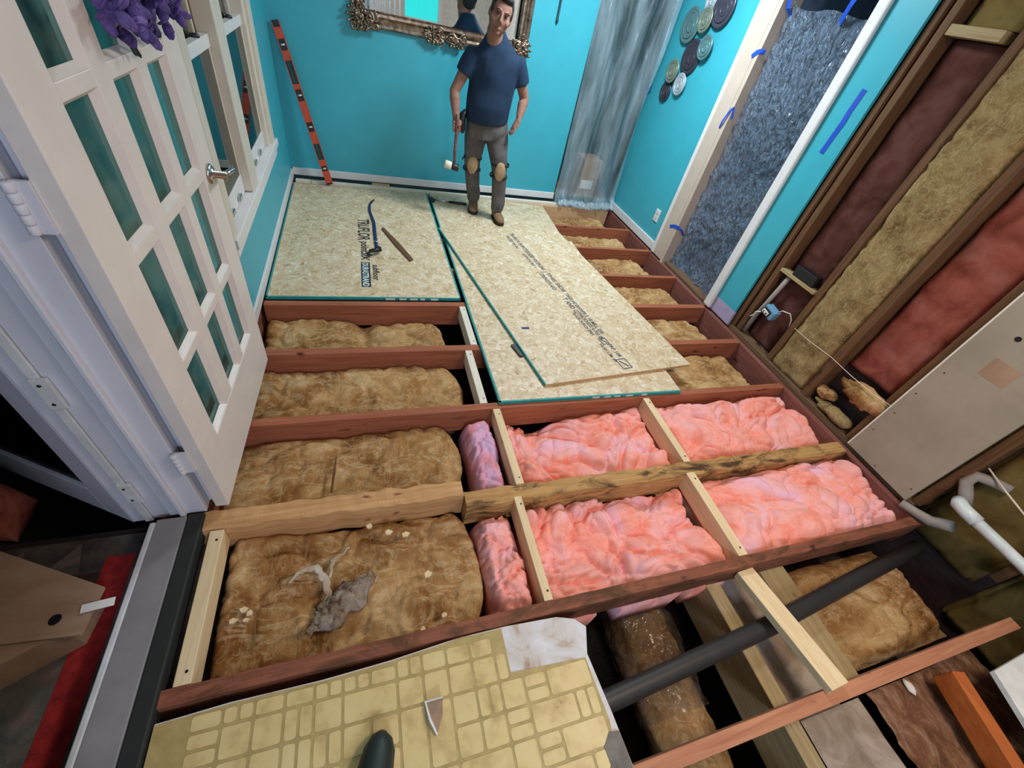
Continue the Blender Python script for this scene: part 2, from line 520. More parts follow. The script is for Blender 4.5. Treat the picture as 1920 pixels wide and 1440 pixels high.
def limb(pts, radii, n=12, hint=(1, 0, 0), bm=None, cap=True):
    """closed tapering tube through pts; radius a number or (across hint, other)"""
    bm = bm or bmesh.new()
    pts = [V(p) for p in pts]
    rings = []
    for i, p in enumerate(pts):
        t = (pts[min(i + 1, len(pts) - 1)] - pts[max(i - 1, 0)])
        h, k = frame_dirs(t, hint)
        r = radii[i] if isinstance(radii, (list, tuple)) else radii
        ra, rb = r if isinstance(r, (list, tuple)) else (r, r)
        rings.append([bm.verts.new(p + h * (ra * math.cos(2 * PI * j / n)) + k * (rb * math.sin(2 * PI * j / n))) for j in range(n)])
    for a, b in zip(rings, rings[1:]):
        for j in range(n):
            bm.faces.new((a[j], a[(j + 1) % n], b[(j + 1) % n], b[j]))
    if cap:
        bm.faces.new(rings[0][::-1])
        bm.faces.new(rings[-1])
    return bm


def ball(c, r, bm=None, seg=14, axes=None):
    bm = bm or bmesh.new()
    res = bmesh.ops.create_uvsphere(bm, u_segments=seg, v_segments=max(6, seg * 2 // 3), radius=1.0)
    c = V(c)
    rr = r if isinstance(r, (tuple, list)) else (r, r, r)
    ax = [V(a).normalized() for a in axes] if axes else [V((1, 0, 0)), V((0, 1, 0)), V((0, 0, 1))]
    for v in res['verts']:
        p = v.co.copy()
        v.co = c + ax[0] * (p.x * rr[0]) + ax[1] * (p.y * rr[1]) + ax[2] * (p.z * rr[2])
    return bm


def lathe(c, axis, prof, n=28, bm=None, squash=1.0):
    """prof: list of (radius, height along axis)"""
    bm = bm or bmesh.new()
    c, t = V(c), V(axis).normalized()
    h, k = frame_dirs(t, (0.31, 0.77, 0.2))
    rings = []
    for r, z in prof:
        if r < 1e-5:
            rings.append([bm.verts.new(c + t * z)])
        else:
            rings.append([bm.verts.new(c + t * z + h * (r * math.cos(2 * PI * j / n)) + k * (r * math.sin(2 * PI * j / n))) for j in range(n)])
    for a, b in zip(rings, rings[1:]):
        for j in range(n):
            q = (j + 1) % n
            if len(a) == 1 and len(b) == 1:
                continue
            if len(a) == 1:
                bm.faces.new((a[0], b[q], b[j]))
            elif len(b) == 1:
                bm.faces.new((a[j], a[q], b[0]))
            else:
                bm.faces.new((a[j], a[q], b[q], b[j]))
    bmesh.ops.recalc_face_normals(bm, faces=bm.faces)
    return bm


def grid(nu, nv, fn, bm=None):
    bm = bm or bmesh.new()
    vs = [[bm.verts.new(fn(i / nu, j / nv)) for j in range(nv + 1)] for i in range(nu + 1)]
    for i in range(nu):
        for j in range(nv):
            bm.faces.new((vs[i][j], vs[i + 1][j], vs[i + 1][j + 1], vs[i][j + 1]))
    return bm, vs


def NZ(x, y, z=0.0):
    return noise.noise(V((x, y, z)))


def puff(x, y, seed, k):
    """billowing relief: swollen lobes of many sizes that meet in narrow creases"""
    q = V((x * k, y * k * 1.2, seed * 3.7))
    w = noise.noise_vector(q * 0.8 + V((seed, 0, 0)))
    w2 = noise.noise_vector(q * 2.1 + V((0, seed, 3)))
    q1 = q + w * 0.75 + w2 * 0.22
    d = noise.voronoi(q1)[0]
    a = min(1.0, (d[1] - d[0]) * 1.5)
    q2 = q * 2.5 + w * 1.5 + w2 * 0.8
    d = noise.voronoi(q2)[0]
    b = min(1.0, (d[1] - d[0]) * 1.4)
    c = noise.noise(q * 6.5 + w2 * 2)
    return 0.62 * a ** 0.45 + 0.26 * b ** 0.5 + 0.07 * c + 0.5 * noise.noise(q * 0.6) - 0.52


def pillow(x0, x1, y0, y1, z, zb, amp, seed, k=4.0, nu=60, nv=34, edge=0.06, drop=0.05, tilt=None, sag=0.0, round_ends=(0, 0)):
    """one batt of wool: lumpy top, rounded edges, sides down to a bottom"""
    def top(u, v):
        x, y = x0 + (x1 - x0) * u, y0 + (y1 - y0) * v
        h = z + amp * puff(x, y, seed, k) + amp * 0.5 * NZ(x * 1.7, y * 1.7, seed + 20)
        dx = min(x - x0, x1 - x)
        dy = min(y - y0, y1 - y)
        for d in (dx, dy):
            if d < edge:
                h -= drop * (1 - d / edge) ** 2
        if tilt:
            h += tilt(x, y)
        jx = 0.012 * NZ(x * 6, y * 6, seed + 3)
        if round_ends[0] and u < 0.5:
            x += round_ends[0] * (abs(2 * v - 1) ** 3) * max(0, 1 - u * 3)
        if round_ends[1] and u > 0.5:
            x -= round_ends[1] * (abs(2 * v - 1) ** 3) * max(0, 1 - (1 - u) * 3)
        return V((min(max(x + jx, x0 - .004), x1 + .004), min(max(y + jx * .5, y0), y1), h))
    bm, vs = grid(nu, nv, top)
    ring = [vs[i][0] for i in range(nu + 1)] + [vs[nu][j] for j in range(1, nv + 1)] + [vs[i][nv] for i in range(nu - 1, -1, -1)] + [vs[0][j] for j in range(nv - 1, 0, -1)]
    prev = ring
    for lev in (0.33, 0.66, 1.0):
        cur = []
        for w in ring:
            c = w.co
            zz = c.z + (zb - c.z) * lev
            yy = c.y
            if sag and abs(c.y - y0) < 1e-3 and zz < -0.155:
                yy -= sag
            zz += 0.02 * NZ(c.x * 5, c.y * 5, seed + lev) if lev == 1.0 else 0
            cur.append(bm.verts.new((c.x, yy, zz)))
        for i in range(len(ring)):
            q = (i + 1) % len(ring)
            bm.faces.new((prev[q], prev[i], cur[i], cur[q]))
        prev = cur
    bm.faces.new(prev)
    bmesh.ops.recalc_face_normals(bm, faces=bm.faces)
    return bm


def wallwool(y0, y1, z0, z1, x, amp, seed, k=4.0, nu=26, nv=90, edge=0.05, drop=0.05, depth=0.09):
    """wool standing in a stud bay, its face towards the room (-x)"""
    def f(u, v):
        yy, zz = y0 + (y1 - y0) * u, z0 + (z1 - z0) * v
        h = amp * puff(yy, zz, seed, k)
        d = min(yy - y0, y1 - yy)
        if d < edge:
            h -= drop * (1 - d / edge) ** 2
        return V((x - h, yy, zz))
    bm, vs = grid(nu, nv, f)
    ring = [vs[i][0] for i in range(nu + 1)] + [vs[nu][j] for j in range(1, nv + 1)] + [vs[i][nv] for i in range(nu - 1, -1, -1)] + [vs[0][j] for j in range(nv - 1, 0, -1)]
    back = [bm.verts.new((x + depth, w.co.y, w.co.z)) for w in ring]
    n = len(ring)
    for i in range(n):
        bm.faces.new((ring[i], ring[(i + 1) % n], back[(i + 1) % n], back[i]))
    bm.faces.new(back)
    bmesh.ops.recalc_face_normals(bm, faces=bm.faces)
    return bm


def text(name, body, loc, rot, size, mat, parent, width=None, extr=0.0004, bold=0.022):
    c = bpy.data.curves.new(name, 'FONT')
    c.body = body
    c.size = size
    c.extrude = extr
    c.align_x = 'LEFT'
    c.offset = size * bold
    c.resolution_u = 2
    o = bpy.data.objects.new(name, c)
    COL.objects.link(o)
    dg = bpy.context.evaluated_depsgraph_get()
    me = bpy.data.meshes.new_from_object(o.evaluated_get(dg))
    bpy.data.objects.remove(o)
    bpy.data.curves.remove(c)
    xs = [v.co.x for v in me.vertices]
    sx = width / (max(xs) - min(xs)) if width else 1.0
    me.transform(Matrix.Translation(V(loc)) @ Matrix.Rotation(rot, 4, 'Z') @ Matrix.Diagonal((sx, 1, 1, 1)))
    me.materials.clear()
    me.materials.append(mat)
    return link_mesh(name, me, parent)


def remeshed(name, bm, mat, parent, voxel, smooth=6):
    """fuse overlapping closed pieces into one continuous skin"""
    bmesh.ops.recalc_face_normals(bm, faces=bm.faces)
    me = bpy.data.meshes.new('tmp')
    bm.to_mesh(me)
    bm.free()
    o = bpy.data.objects.new('tmp', me)
    COL.objects.link(o)
    r = o.modifiers.new('r', 'REMESH')
    r.mode = 'VOXEL'
    r.voxel_size = voxel
    sm = o.modifiers.new('s', 'SMOOTH')
    sm.factor = 0.5
    sm.iterations = smooth
    dg = bpy.context.evaluated_depsgraph_get()
    me2 = bpy.data.meshes.new_from_object(o.evaluated_get(dg))
    bpy.data.objects.remove(o)
    bpy.data.meshes.remove(me)
    me2.name = name
    me2.materials.clear()
    me2.materials.append(mat)
    for p in me2.polygons:
        p.use_smooth = True
    return link_mesh(name, me2, parent)


def struct(name, loc=(0, 0, 0), label=None):
    o = thing(name, loc, kind='structure')
    return o


def sbox(name, lo, hi, mat, bev=0.0):
    return tag(obj(name, box(lo, hi, bev), mat), kind='structure')


# ================================================================== SETTING
H2 = 2.62
sbox('ceiling', (-0.85, -2.75, H2), (3.9, 5.4, H2 + 0.1), M['ceil'])
# back wall with a doorway in its right corner
w = struct('wall_back', (0.7, 4.54, 0))
obj('wall_panel', box((-0.80, 4.54, 0.03), (2.035, 4.68, H2)), M['turq'], w)
obj('sole_plate', box((-0.80, 4.545, -0.2), (2.9, 4.68, 0.03)), M['closet'], w)  # added against a sky leak; dark tone paints the gap's shade
obj('header', box((2.035, 4.54, 2.08), (2.80, 4.68, H2)), M['turq'], w)
w = struct('wall_closet', (2.4, 5.3, 0))
obj('closet_back', box((1.9, 5.25, -0.02), (2.95, 5.33, H2)), M['closet'], w)
obj('closet_side', box((1.85, 4.68, -0.02), (1.93, 5.25, H2)), M['closet'], w)
obj('closet_side', box((2.85, 4.68, -0.02), (2.93, 5.25, H2)), M['closet'], w)
obj('closet_floor', box((1.93, 4.54, -0.06), (2.85, 5.25, 0.0)), M['platewood'], w)
# left wall with a window and, nearer, the outside doorway
w = struct('wall_left', (-0.7, 2, 0))
obj('wall_panel', box((-0.80, 1.16, 0.03), (-0.635, 2.20, H2)), M['turq'], w)
obj('wall_panel', box((-0.80, 2.20, 0.03), (-0.635, 3.80, 0.46)), M['turq'], w)
obj('wall_panel', box((-0.80, 2.20, 2.08), (-0.635, 3.80, H2)), M['turq'], w)
obj('wall_panel', box((-0.80, 3.80, 0.03), (-0.635, 4.54, H2)), M['turq'], w)
obj('header', box((-0.80, 0.0, 2.12), (-0.635, 1.16, H2)), M['turq'], w)
obj('wall_panel', box((-0.80, -2.7, 0.0), (-0.635, 0.0, H2)), M['turq'], w)
obj('sole_plate', box((-0.80, 1.05, -0.2), (-0.64, 4.54, 0.03)), M['brownwood'], w)  # added under the wall to stop sky light leaking in
# right wall
w = struct('wall_right', (2.85, 2, 0))
obj('drywall', box((2.77, 3.24, 0.03), (2.80, 4.54, H2)), M['turq'], w)
obj('drywall', box((2.765, 2.175, 0.13), (2.785, 2.47, H2)), M['turq'], w)
obj('bare_base_strip', box((2.764, 2.172, 0.012), (2.786, 2.47, 0.131)), M['lilac'], w)
obj('header', box((2.77, 2.47, 2.06), (2.90, 3.24, H2)), M['turq'], w)
obj('drywall', box((2.77, -2.7, -0.2), (2.80, -0.62, H2)), M['offwhite'], w)
obj('sole_plate', box((2.78, 3.24, -0.2), (2.90, 4.60, 0.03)), M['brownwood'], w)  # added filler, closes the light leak below the drywall
obj('sheathing', box((2.90, -0.9, -0.6), (2.94, 2.47, H2)), M['darkcoat'], w)  # dark coat stands in for the shade of the open hole
for y0, y1, x0 in ((2.128, 2.168, 2.787), (2.065, 2.108, 2.795), (1.70, 1.745, 2.80), (1.325, 1.372, 2.785), (0.935, 0.985, 2.787), (0.485, 0.53, 2.80), (0.07, 0.11, 2.80), (-0.33, -0.29, 2.80)):
    obj('stud', box((x0, y0, 0.03), (2.895, y1, H2), 0.003), M['studwood'], w)
obj('cross_block', box((2.80, 1.80, 1.885), (2.89, 2.065, 1.93), 0.003), M['girderwood'], w)
obj('sole_plate', box((2.783, 0.50, -0.012), (2.90, 2.47, 0.028), 0.003), M['platewood'], w)
obj('rim_board', box((2.737, 0.405, -0.20), (2.778, 4.50, -0.008), 0.003), M['redwood_y'], w)
# hall seen dimly through the sheeted doorway
w = struct('wall_hall', (3.6, 2.8, 0))
obj('hall_back', box((3.80, 1.9, -0.1), (3.88, 3.9, H2)), M['hallwall'], w)
obj('hall_side', box((2.90, 3.26, -0.1), (3.80, 3.34, H2)), M['hallwall'], w)
obj('hall_side', box((2.94, 2.38, -0.1), (3.80, 2.46, H2)), M['hallwall'], w)
obj('hall_floor', box((2.78, 2.46, -0.16), (3.80, 3.30, -0.1)), M['platewood'], w)
# wall behind the camera, seen in the mirror
w = struct('wall_front', (1, -2.6, 0))
obj('wall_panel', box((-0.80, -2.72, 0), (0.98, -2.6, H2)), M['offwhite'], w)
obj('wall_panel', box((0.98, -2.72, 0), (1.66, -2.6, 0.86)), M['offwhite'], w)
obj('wall_panel', box((0.98, -2.72, 2.1), (1.66, -2.6, H2)), M['offwhite'], w)
obj('wall_panel', box((1.66, -2.72, 0), (2.80, -2.6, H2)), M['offwhite'], w)
w = struct('window_2', (1.3, -2.6, 0.9))
for lo, hi in (((0.90, -2.6, 0.78), (0.98, -2.56, 2.18)), ((1.66, -2.6, 0.78), (1.74, -2.56, 2.18)), ((0.98, -2.6, 0.78), (1.66, -2.55, 0.86)), ((0.98, -2.6, 2.10), (1.66, -2.56, 2.18))):
    obj('casing', box(lo, hi, 0.004), M['white'], w)
obj('pane', box((0.98, -2.67, 0.86), (1.66, -2.664, 2.10)), M['g_clear'], w)
sbox('floor', (-0.63, -2.6, -0.06), (2.77, -0.50, 0.0), M['platewood'])
t = tag(obj('window_curtain', grid(60, 20, lambda u, v: V((0.28 + 0.64 * u, -2.50 + 0.03 * math.sin(u * 42), 0.35 + 1.9 * v)))[0], M['paperwhite'], smooth=True),
        'white curtain hanging left of the bright window, seen in the mirror', 'curtain')
# crawl space
def gnd(u, v):
    x, y = -1.0 + 4.2 * u, -1.6 + 6.4 * v
    return V((x, y, -0.85 + 0.05 * NZ(x * 3, y * 3, 4)))
tag(obj('floor_crawl_space', grid(60, 80, gnd)[0], M['soil'], smooth=True), kind='structure')
sbox('wall_foundation_left', (-0.80, -1.2, -0.9), (-0.68, 4.6, -0.205), M['concrete'])
sbox('light_seal_right', (3.88, -2.75, -1.0), (3.95, 5.45, H2), M['hallwall'])  # added unseen shell, blocks sky light from leaking in
sbox('light_seal_back', (-2.5, 5.40, -1.0), (3.95, 5.45, H2), M['hallwall'])  # back side of the added light-blocking shell
sbox('light_seal_front', (2.80, -2.75, -1.0), (3.95, -2.70, H2), M['hallwall'])  # front side of the added light-blocking shell
sbox('wall_foundation_right', (2.95, -1.2, -0.9), (3.1, 4.6, -0.16), M['concrete'])
sbox('wall_foundation_back', (-0.9, 4.56, -0.9), (3.1, 4.7, -0.06), M['concrete'])
sbox('wall_foundation_front', (-0.9, -1.3, -0.9), (3.1, -1.2, -0.06), M['concrete'])
# baseboards
def baseboard(name, lo, hi, axis):
    bm = box(lo, hi, 0.004)
    c = list(hi)
    return tag(obj(name, bm, M['white']), kind='structure')
baseboard('baseboard_back', (-0.622, 4.524, 0.032), (2.035, 4.54, 0.098), 0)
baseboard('baseboard_left', (-0.635, 1.93, 0.012), (-0.620, 4.524, 0.085), 1)
baseboard('baseboard_right', (2.752, 3.405, 0.010), (2.77, 4.50, 0.090), 1)
# casing of the right doorway
w = struct('door_2', (2.77, 2.8, 0))
obj('casing', box((2.742, 3.245, 0.01), (2.768, 3.40, 2.16), 0.003), M['tancasing'], w)
obj('casing_bead', box((2.735, 3.385, 0.01), (2.768, 3.425, 2.16), 0.006), M['white'], w)
obj('jamb', box((2.745, 3.205, -0.02), (2.905, 3.245, 2.06), 0.002), M['tancasing'], w)
obj('casing', box((2.735, 2.405, 0.012), (2.766, 2.485, 2.16), 0.012), M['white'], w)
obj('jamb', box((2.767, 2.452, 0.012), (2.905, 2.472, 2.06)), M['white'], w)
obj('head_casing', box((2.742, 2.41, 2.06), (2.768, 3.42, 2.15), 0.003), M['white'], w)
obj('door_sill', box((2.783, 2.47, -0.012), (2.90, 3.21, 0.012), 0.003), M['platewood'], w)

# window in the left wall: two double hung units side by side
w = struct('window_1', (-0.66, 3.0, 0.46))
X0, X1 = -0.700, -0.612
obj('casing', box((-0.637, 3.70, 0.52), (-0.612, 3.80, 2.12), 0.005), M['cream'], w)
obj('casing', box((-0.637, 2.20, 0.52), (-0.612, 2.29, 2.12), 0.005), M['cream'], w)
obj('head_casing', box((-0.637, 2.20, 2.06), (-0.612, 3.80, 2.14), 0.005), M['cream'], w)
obj('mullion', box((X0, 2.80, 0.53), (X1, 2.97, 2.07), 0.005), M['cream'], w)
obj('jamb', box((X0 - .09, 3.64, 0.5), (-0.632, 3.71, 2.07), 0.003), M['cream'], w)
obj('jamb', box((X0 - .09, 2.27, 0.5), (-0.630, 2.30, 2.07), 0.003), M['cream'], w)
obj('sill', box((-0.79, 2.20, 0.475), (-0.600, 3.86, 0.525), 0.006), M['white'], w)
obj('apron', box((-0.637, 2.22, 0.42), (-0.616, 3.84, 0.475), 0.004), M['white'], w)
for a, b in ((2.30, 2.80), (2.97, 3.64)):
    sash = obj('lower_sash', box((-0.688, a, 0.53), (-0.655, b, 0.625), 0.004), M['white'], w)
    obj('sash_rail', box((-0.690, a, 1.195), (-0.652, b, 1.245), 0.004), M['white'], sash)
    obj('sash_stile', box((-0.688, a, 0.62), (-0.657, a + 0.04, 1.2), 0.003), M['cream'], sash)
    obj('sash_stile', box((-0.688, b - 0.018, 0.62), (-0.657, b, 1.2), 0.003), M['cream'], sash)
    obj('pane', box((-0.664, a + .03, 0.62), (-0.660, b - .014, 1.2)), M['g_window'], sash)
    up = obj('upper_sash', box((-0.735, a, 2.0), (-0.70, b, 2.07), 0.003), M['cream'], w)
    obj('sash_stile', box((-0.735, a, 1.2), (-0.70, a + 0.045, 2.0), 0.003), M['cream'], up)
    obj('sash_stile', box((-0.735, b - 0.03, 1.2), (-0.70, b, 2.0), 0.003), M['cream'], up)
    obj('pane', box((-0.722, a + .04, 1.2), (-0.718, b - .05, 2.0)), M['g_window'], up)
    m = (a + b) / 2
    lk = obj('sash_lock', lathe((-0.672, m + .1, 1.245), (0, 0, 1), [(0, 0), (.02, 0), (.018, .012), (0, .016)], 14), M['steel'], w, True)
    obj('sash_lift', box((-0.655, m - .15, 0.548), (-0.640, m - .09, 0.575), 0.004), M['chrome'], w)
    obj('sash_lift', box((-0.655, m + .05, 0.548), (-0.640, m + .11, 0.575), 0.004), M['chrome'], w)

# ------------------------------------------------------------------ French door folded back against the left wall
dw = struct('door_1', (-0.58, 1.03, 0.03))
tag(dw, 'white French door with fifteen panes folded back against the left wall', 'door')
dA, dB = V((-0.556, 1.03, 0)), V((-0.525, 1.856, 0))
dS = (dB - dA).normalized()
dN = V((dS.y, -dS.x, 0))                       # out of the wall, into the room
def dpt(sv, z, n=0.0):
    p = dA + dS * sv + dN * n
    return V((p.x, p.y, z))
def dbox(s0, s1, z0, z1, n0=-0.045, n1=0.0, bev=0.003):
    return obox(dpt((s0 + s1) / 2, (z0 + z1) / 2, (n0 + n1) / 2), ((s1 - s0) / 2, (n1 - n0) / 2, (z1 - z0) / 2), (dS, dN, V((0, 0, 1))), bev)
obj('stile', dbox(0, 0.130, 0.03, 2.09), M['door'], dw)
obj('stile', dbox(0.722, 0.852, 0.03, 2.09), M['door'], dw)
obj('rail', dbox(0.130, 0.722, 0.03, 0.300), M['door'], dw)
obj('rail', dbox(0.130, 0.722, 2.035, 2.09), M['door'], dw)
cols = ((0.130, 0.284), (0.362, 0.512), (0.572, 0.722))
rows = [0.300, 0.650, 1.008, 1.362, 1.71]
for a, b in ((0.284, 0.362), (0.512, 0.572)):
    obj('muntin', dbox(a, b, 0.30, 2.035, -0.040, -0.001), M['door'], dw)
for z in rows[1:]:
    for a, b in cols:
        obj('muntin', dbox(a - .002, b + .002, z - 0.035, z, -0.040, -0.002), M['door'], dw)
for i, z in enumerate(rows):
    zt = (rows[i + 1] - 0.035) if i < 4 else 2.035
    for a, b in cols:
        pane = obj('pane', dbox(a - .004, b + .004, z - .004, zt + .004, -0.026, -0.021, 0), M['g_door'], dw)
        bm = bmesh.new()                         # sloped glazing bead round each pane
        def P4(e, n):
            return [dpt(a + e, z + e, n), dpt(b - e, z + e, n), dpt(b - e, zt - e, n), dpt(a + e, zt - e, n)]
        q0 = [bm.verts.new(p) for p in P4(0, -0.004)]
        q1 = [bm.verts.new(p) for p in P4(0.013, -0.021)]
        for k in range(4):
            bm.faces.new((q0[k], q0[(k + 1) % 4], q1[(k + 1) % 4], q1[k]))
        obj('glazing_bead', bm, M['door'], pane)
# lever handle
hc = dpt(0.788, 0.975, 0.0)
hd = obj('handle', lathe(hc, dN, [(0, 0), (.034, 0), (.034, .006), (.026, .012), (.013, .014), (.013, .055), (0, .056)], 24), M['chrome'], dw, True)
obj('lever', limb([hc + dN * .048, hc + dN * .052 + dS * .03, hc + dN * .055 + dS * .075 + V((0, 0, -.006)), hc + dN * .047 + dS * .11 + V((0, 0, -.004))], [(.011, .011), (.011, .009), (.010, .008), (.008, .007)], 12), M['chrome'], hd, True)
for z in (0.32, 1.17, 1.90):
    kn = bmesh.new()
    for k in range(5):
        lathe((-0.632, 1.022, z - .05 + .021 * k), (0, 0, 1), [(0, 0), (.009, 0), (.0105, .003), (.0105, .017), (.009, .020), (0, .020)], 12, kn)
    hg = obj('hinge', kn, M['jamb'], dw, True)
    obj('hinge_leaf', box((-0.628, 1.024, z - .05), (-0.60, 1.032, z + .055)), M['jamb'], hg)

# frame of the outside doorway
w = struct('door_3', (-0.72, 1.06, 0))
obj('jamb', box((-0.755, 1.034, 0.0), (-0.637, 1.16, 2.12), 0.002), M['jamb'], w)
obj('door_stop', box((-0.716, 1.016, 0.0), (-0.700, 1.036, 2.12), 0.004), M['jamb'], w)
obj('outer_casing', box((-0.815, 1.045, -0.02), (-0.757, 1.16, 2.14), 0.002), M['jamb'], w)
obj('hinge_strip', box((-0.842, 1.040, -0.03), (-0.817, 1.16, 2.1), 0.002), M['sill_white'], w)
obj('brick_mould', box((-0.885, 1.052, -0.04), (-0.843, 1.16, 2.12), 0.004), M['jamb'], w)
obj('inner_casing', box((-0.635, 1.075, 0.012), (-0.622, 1.16, 2.2), 0.003), M['jamb'], w)
for z in (0.17, 0.66):
    hp = obj('hinge', box((-0.838, 1.030, z - .055), (-0.80, 1.042, z + .055), 0.002), M['sill_white'], w)
    for dz in (-.035, 0.035):
        obj('screw', lathe((-0.822, 1.030, z + dz), (0, -1, 0), [(0, 0), (.005, 0), (.004, .002), (0, .003)], 10), M['steel'], hp)
obj('jamb', box((-0.84, -0.03, 0.0), (-0.637, 0.0, 2.12)), M['jamb'], w)
obj('head_jamb', box((-0.84, 0.0, 2.09), (-0.637, 1.04, 2.12)), M['jamb'], w)

# threshold
t = thing('door_threshold', (-0.71, 0.4, 0), 'grey metal threshold with white outer edge and black rubber strip in the left doorway', 'threshold')
obj('sill_plate', box((-0.785, -0.3, -0.06), (-0.692, 1.012, 0.020), 0.003), M['sill_alu'], t)
obj('outer_edge', box((-0.803, -0.3, -0.08), (-0.785, 1.002, 0.022), 0.004), M['sill_white'], t)
obj('rubber_strip', box((-0.692, -0.3, -0.05), (-0.638, 1.022, 0.017), 0.006), M['sill_black'], t)

# porch
sbox('floor_porch', (-3.0, -2.7, -0.5), (-0.803, 1.06, -0.10), M['porch'])  # carried down deep to shut out sky light from below
sbox('floor_porch_lower', (-3.0, 1.06, -0.5), (-0.80, 4.8, -0.42), M['porch'])
sbox('porch_shade_wall', (-2.5, -2.7, -0.5), (-2.4, 4.8, H2), M['darkcoat'])  # added unseen wall, keeps sky light off the porch
sbox('porch_shade_end', (-2.5, 4.6, -1.0), (-0.72, 4.8, H2), M['darkcoat'])  # added unseen end, shuts the sky leak beside the back wall
sbox('porch_shade_near', (-2.5, -2.75, -0.5), (-0.8, -2.65, H2), M['darkcoat'])  # added unseen near side of the porch light block
sbox('porch_shade_roof', (-2.5, -2.75, H2 - 0.1), (-0.80, 4.8, H2), M['darkcoat'])  # added unseen roof that keeps the porch dark

# ================================================================== FLOOR FRAMING
joists = [
    ('pale_end', 4.385, 4.425, -0.62, 2.70, 'palewood_x', 'pale new joist nearest the back wall, beside the plastic-draped corner'),
    ('', 3.885, 3.925, -0.62, 2.735, 'redwood', 'red floor joist, second from the back wall'),
    ('', 3.420, 3.460, -0.62, 2.735, 'redwood', 'red floor joist ending at the near end of the right baseboard'),
    ('', 2.905, 2.945, -0.62, 2.735, 'redwood', 'red floor joist ending under the crinkled plastic of the right doorway'),
    ('', 2.425, 2.475, -0.62, 2.735, 'redwood', 'red floor joist along the front edge of the left strand board'),
    ('', 1.950, 2.000, -0.62, 2.735, 'redwood', 'red floor joist crossing the open left bays between two whitish blocks'),
    ('', 1.450, 1.495, -0.64, 2.735, 'redwood', 'red floor joist right behind the back row of pink insulation'),
]
for _, y0, y1, x0, x1, mt, lb in joists:
    o = obj('floor_joist', box((x0, y0, -0.16), (x1, y1, 0.0), 0.002), M[mt])
    tag(o, lb, 'joist', 'floor joists across the room')
def ragged(x0, x1, y0, y1, z0, amp, seed, nx=70):
    """joist whose upper edge has been torn and chewed"""
    def sec(x):
        a = amp * NZ(x * 9, seed, 1.0)
        b = amp * NZ(x * 14, seed, 5.0)
        c = 0.5 * amp * NZ(x * 22, seed, 9.0)
        return [V((x, y0 + a, z0)), V((x, y1 + b, z0)), V((x, y1 + b, c)), V((x, (y0 + y1) / 2, c * .5)), V((x, y0 + a, -abs(b) * .8)), V((x, y0 + a - .004, -.03))]
    bm = bmesh.new()
    R = [[bm.verts.new(p) for p in sec(x0 + (x1 - x0) * i / nx)] for i in range(nx + 1)]
    for a, b in zip(R, R[1:]):
        for k in range(6):
            bm.faces.new((a[k], b[k], b[(k + 1) % 6], a[(k + 1) % 6]))
    bm.faces.new(R[0])
    bm.faces.new(R[-1][::-1])
    bmesh.ops.recalc_face_normals(bm, faces=bm.faces)
    return bm
tag(obj('floor_joist', ragged(-0.655, 0.352, 0.952, 1.030, -0.15, 0.012, 3), M['yellowwood']), 'torn pale yellow joist half between the brown insulation bays, by the door foot', 'joist', 'floor joists across the room')
tag(obj('floor_joist', ragged(0.354, 2.735, 0.893, 0.968, -0.16, 0.012, 8), M['oldwood']), 'stained yellow-brown joist half between the two rows of pink insulation', 'joist', 'floor joists across the room')
tag(obj('floor_joist', ragged(-0.66, 2.735, 0.408, 0.452, -0.155, 0.004, 12), M['brownwood']), 'brown joist along the front of the pink insulation, just behind the yellow vinyl', 'joist', 'floor joists across the room')
tag(obj('floor_joist', box((0.3, -0.105, -0.15), (2.735, -0.058, 0.0), 0.002), M['pinkwood']), 'reddish joist nearest the camera, under the end of the loose pale two-by-four', 'joist', 'floor joists across the room')

blocks = [
    ((0.588, 2.002, -0.10), (0.632, 2.423, 0.0), 'whitewood', 'whitish block at the front right corner of the left strand board'),
    ((0.542, 1.497, -0.10), (0.585, 1.948, 0.0), 'whitewood', 'whitish block left of the strand board, nearer the pink insulation'),
    ((0.602, 0.97, -0.09), (0.644, 1.448, 0.002), 'palewood', 'pale block at the left end of the back row of pink insulation'),
    ((1.563, 0.97, -0.11), (1.608, 1.448, 0.0), 'palewood', 'pale block splitting the back row of pink insulation'),
    ((0.574, 0.454, -0.11), (0.611, 0.910, 0.0), 'palewood', 'pale block at the left end of the front row of pink insulation'),
    ((1.532, 0.454, -0.11), (1.584, 0.905, 0.0), 'palewood', 'pale block splitting the front row of pink insulation'),
    ((-0.612, 0.454, -0.09), (-0.566, 0.948, 0.0), 'palewood', 'pale block beside the black threshold strip, left of the front brown bay'),
]
for lo, hi, mt, lb in blocks:
    jb = tag(obj('joist_block', box(lo, hi, 0.003), M[mt]), lb, 'block', 'blocks nailed between the joists')
    for yn in (lo[1] + .035, hi[1] - .04):
        obj('nail_head', lathe(((lo[0] + hi[0]) / 2 + .006, yn, hi[2] + .0005), (0, 0, 1), [(0, 0), (.005, 0), (.004, .001), (0, .0012)], 8), M['steel'], jb)
# loose 2x4 from joist to joist
ga, gb = V((1.545, 0.400, -0.048)), V((1.572, -0.066, 0.020))
gd = (gb - ga)
gs = V((1, 0.06, 0))
tag(obj('loose_two_by_four', obox((ga + gb) / 2, (0.046, gd.length / 2, 0.018), (gs, gd, gs.cross(gd)), 0.002), M['palewood']),
    'clean pale two-by-four lying loose from the pink bay to the nearest joist', 'lumber')
tag(obj('ledger_strip', box((-0.60, 4.428, -0.10), (2.05, 4.475, 0.020), 0.002), M['whitewood']), 'narrow whitish wood strip along the foot of the back wall', 'wood strip')
tag(obj('wood_spacer', box((0.075, 4.476, -0.03), (0.245, 4.522, 0.028), 0.003), M['palewood_x']), 'short brown wood spacer between the back baseboard and the whitish strip', 'wood block')

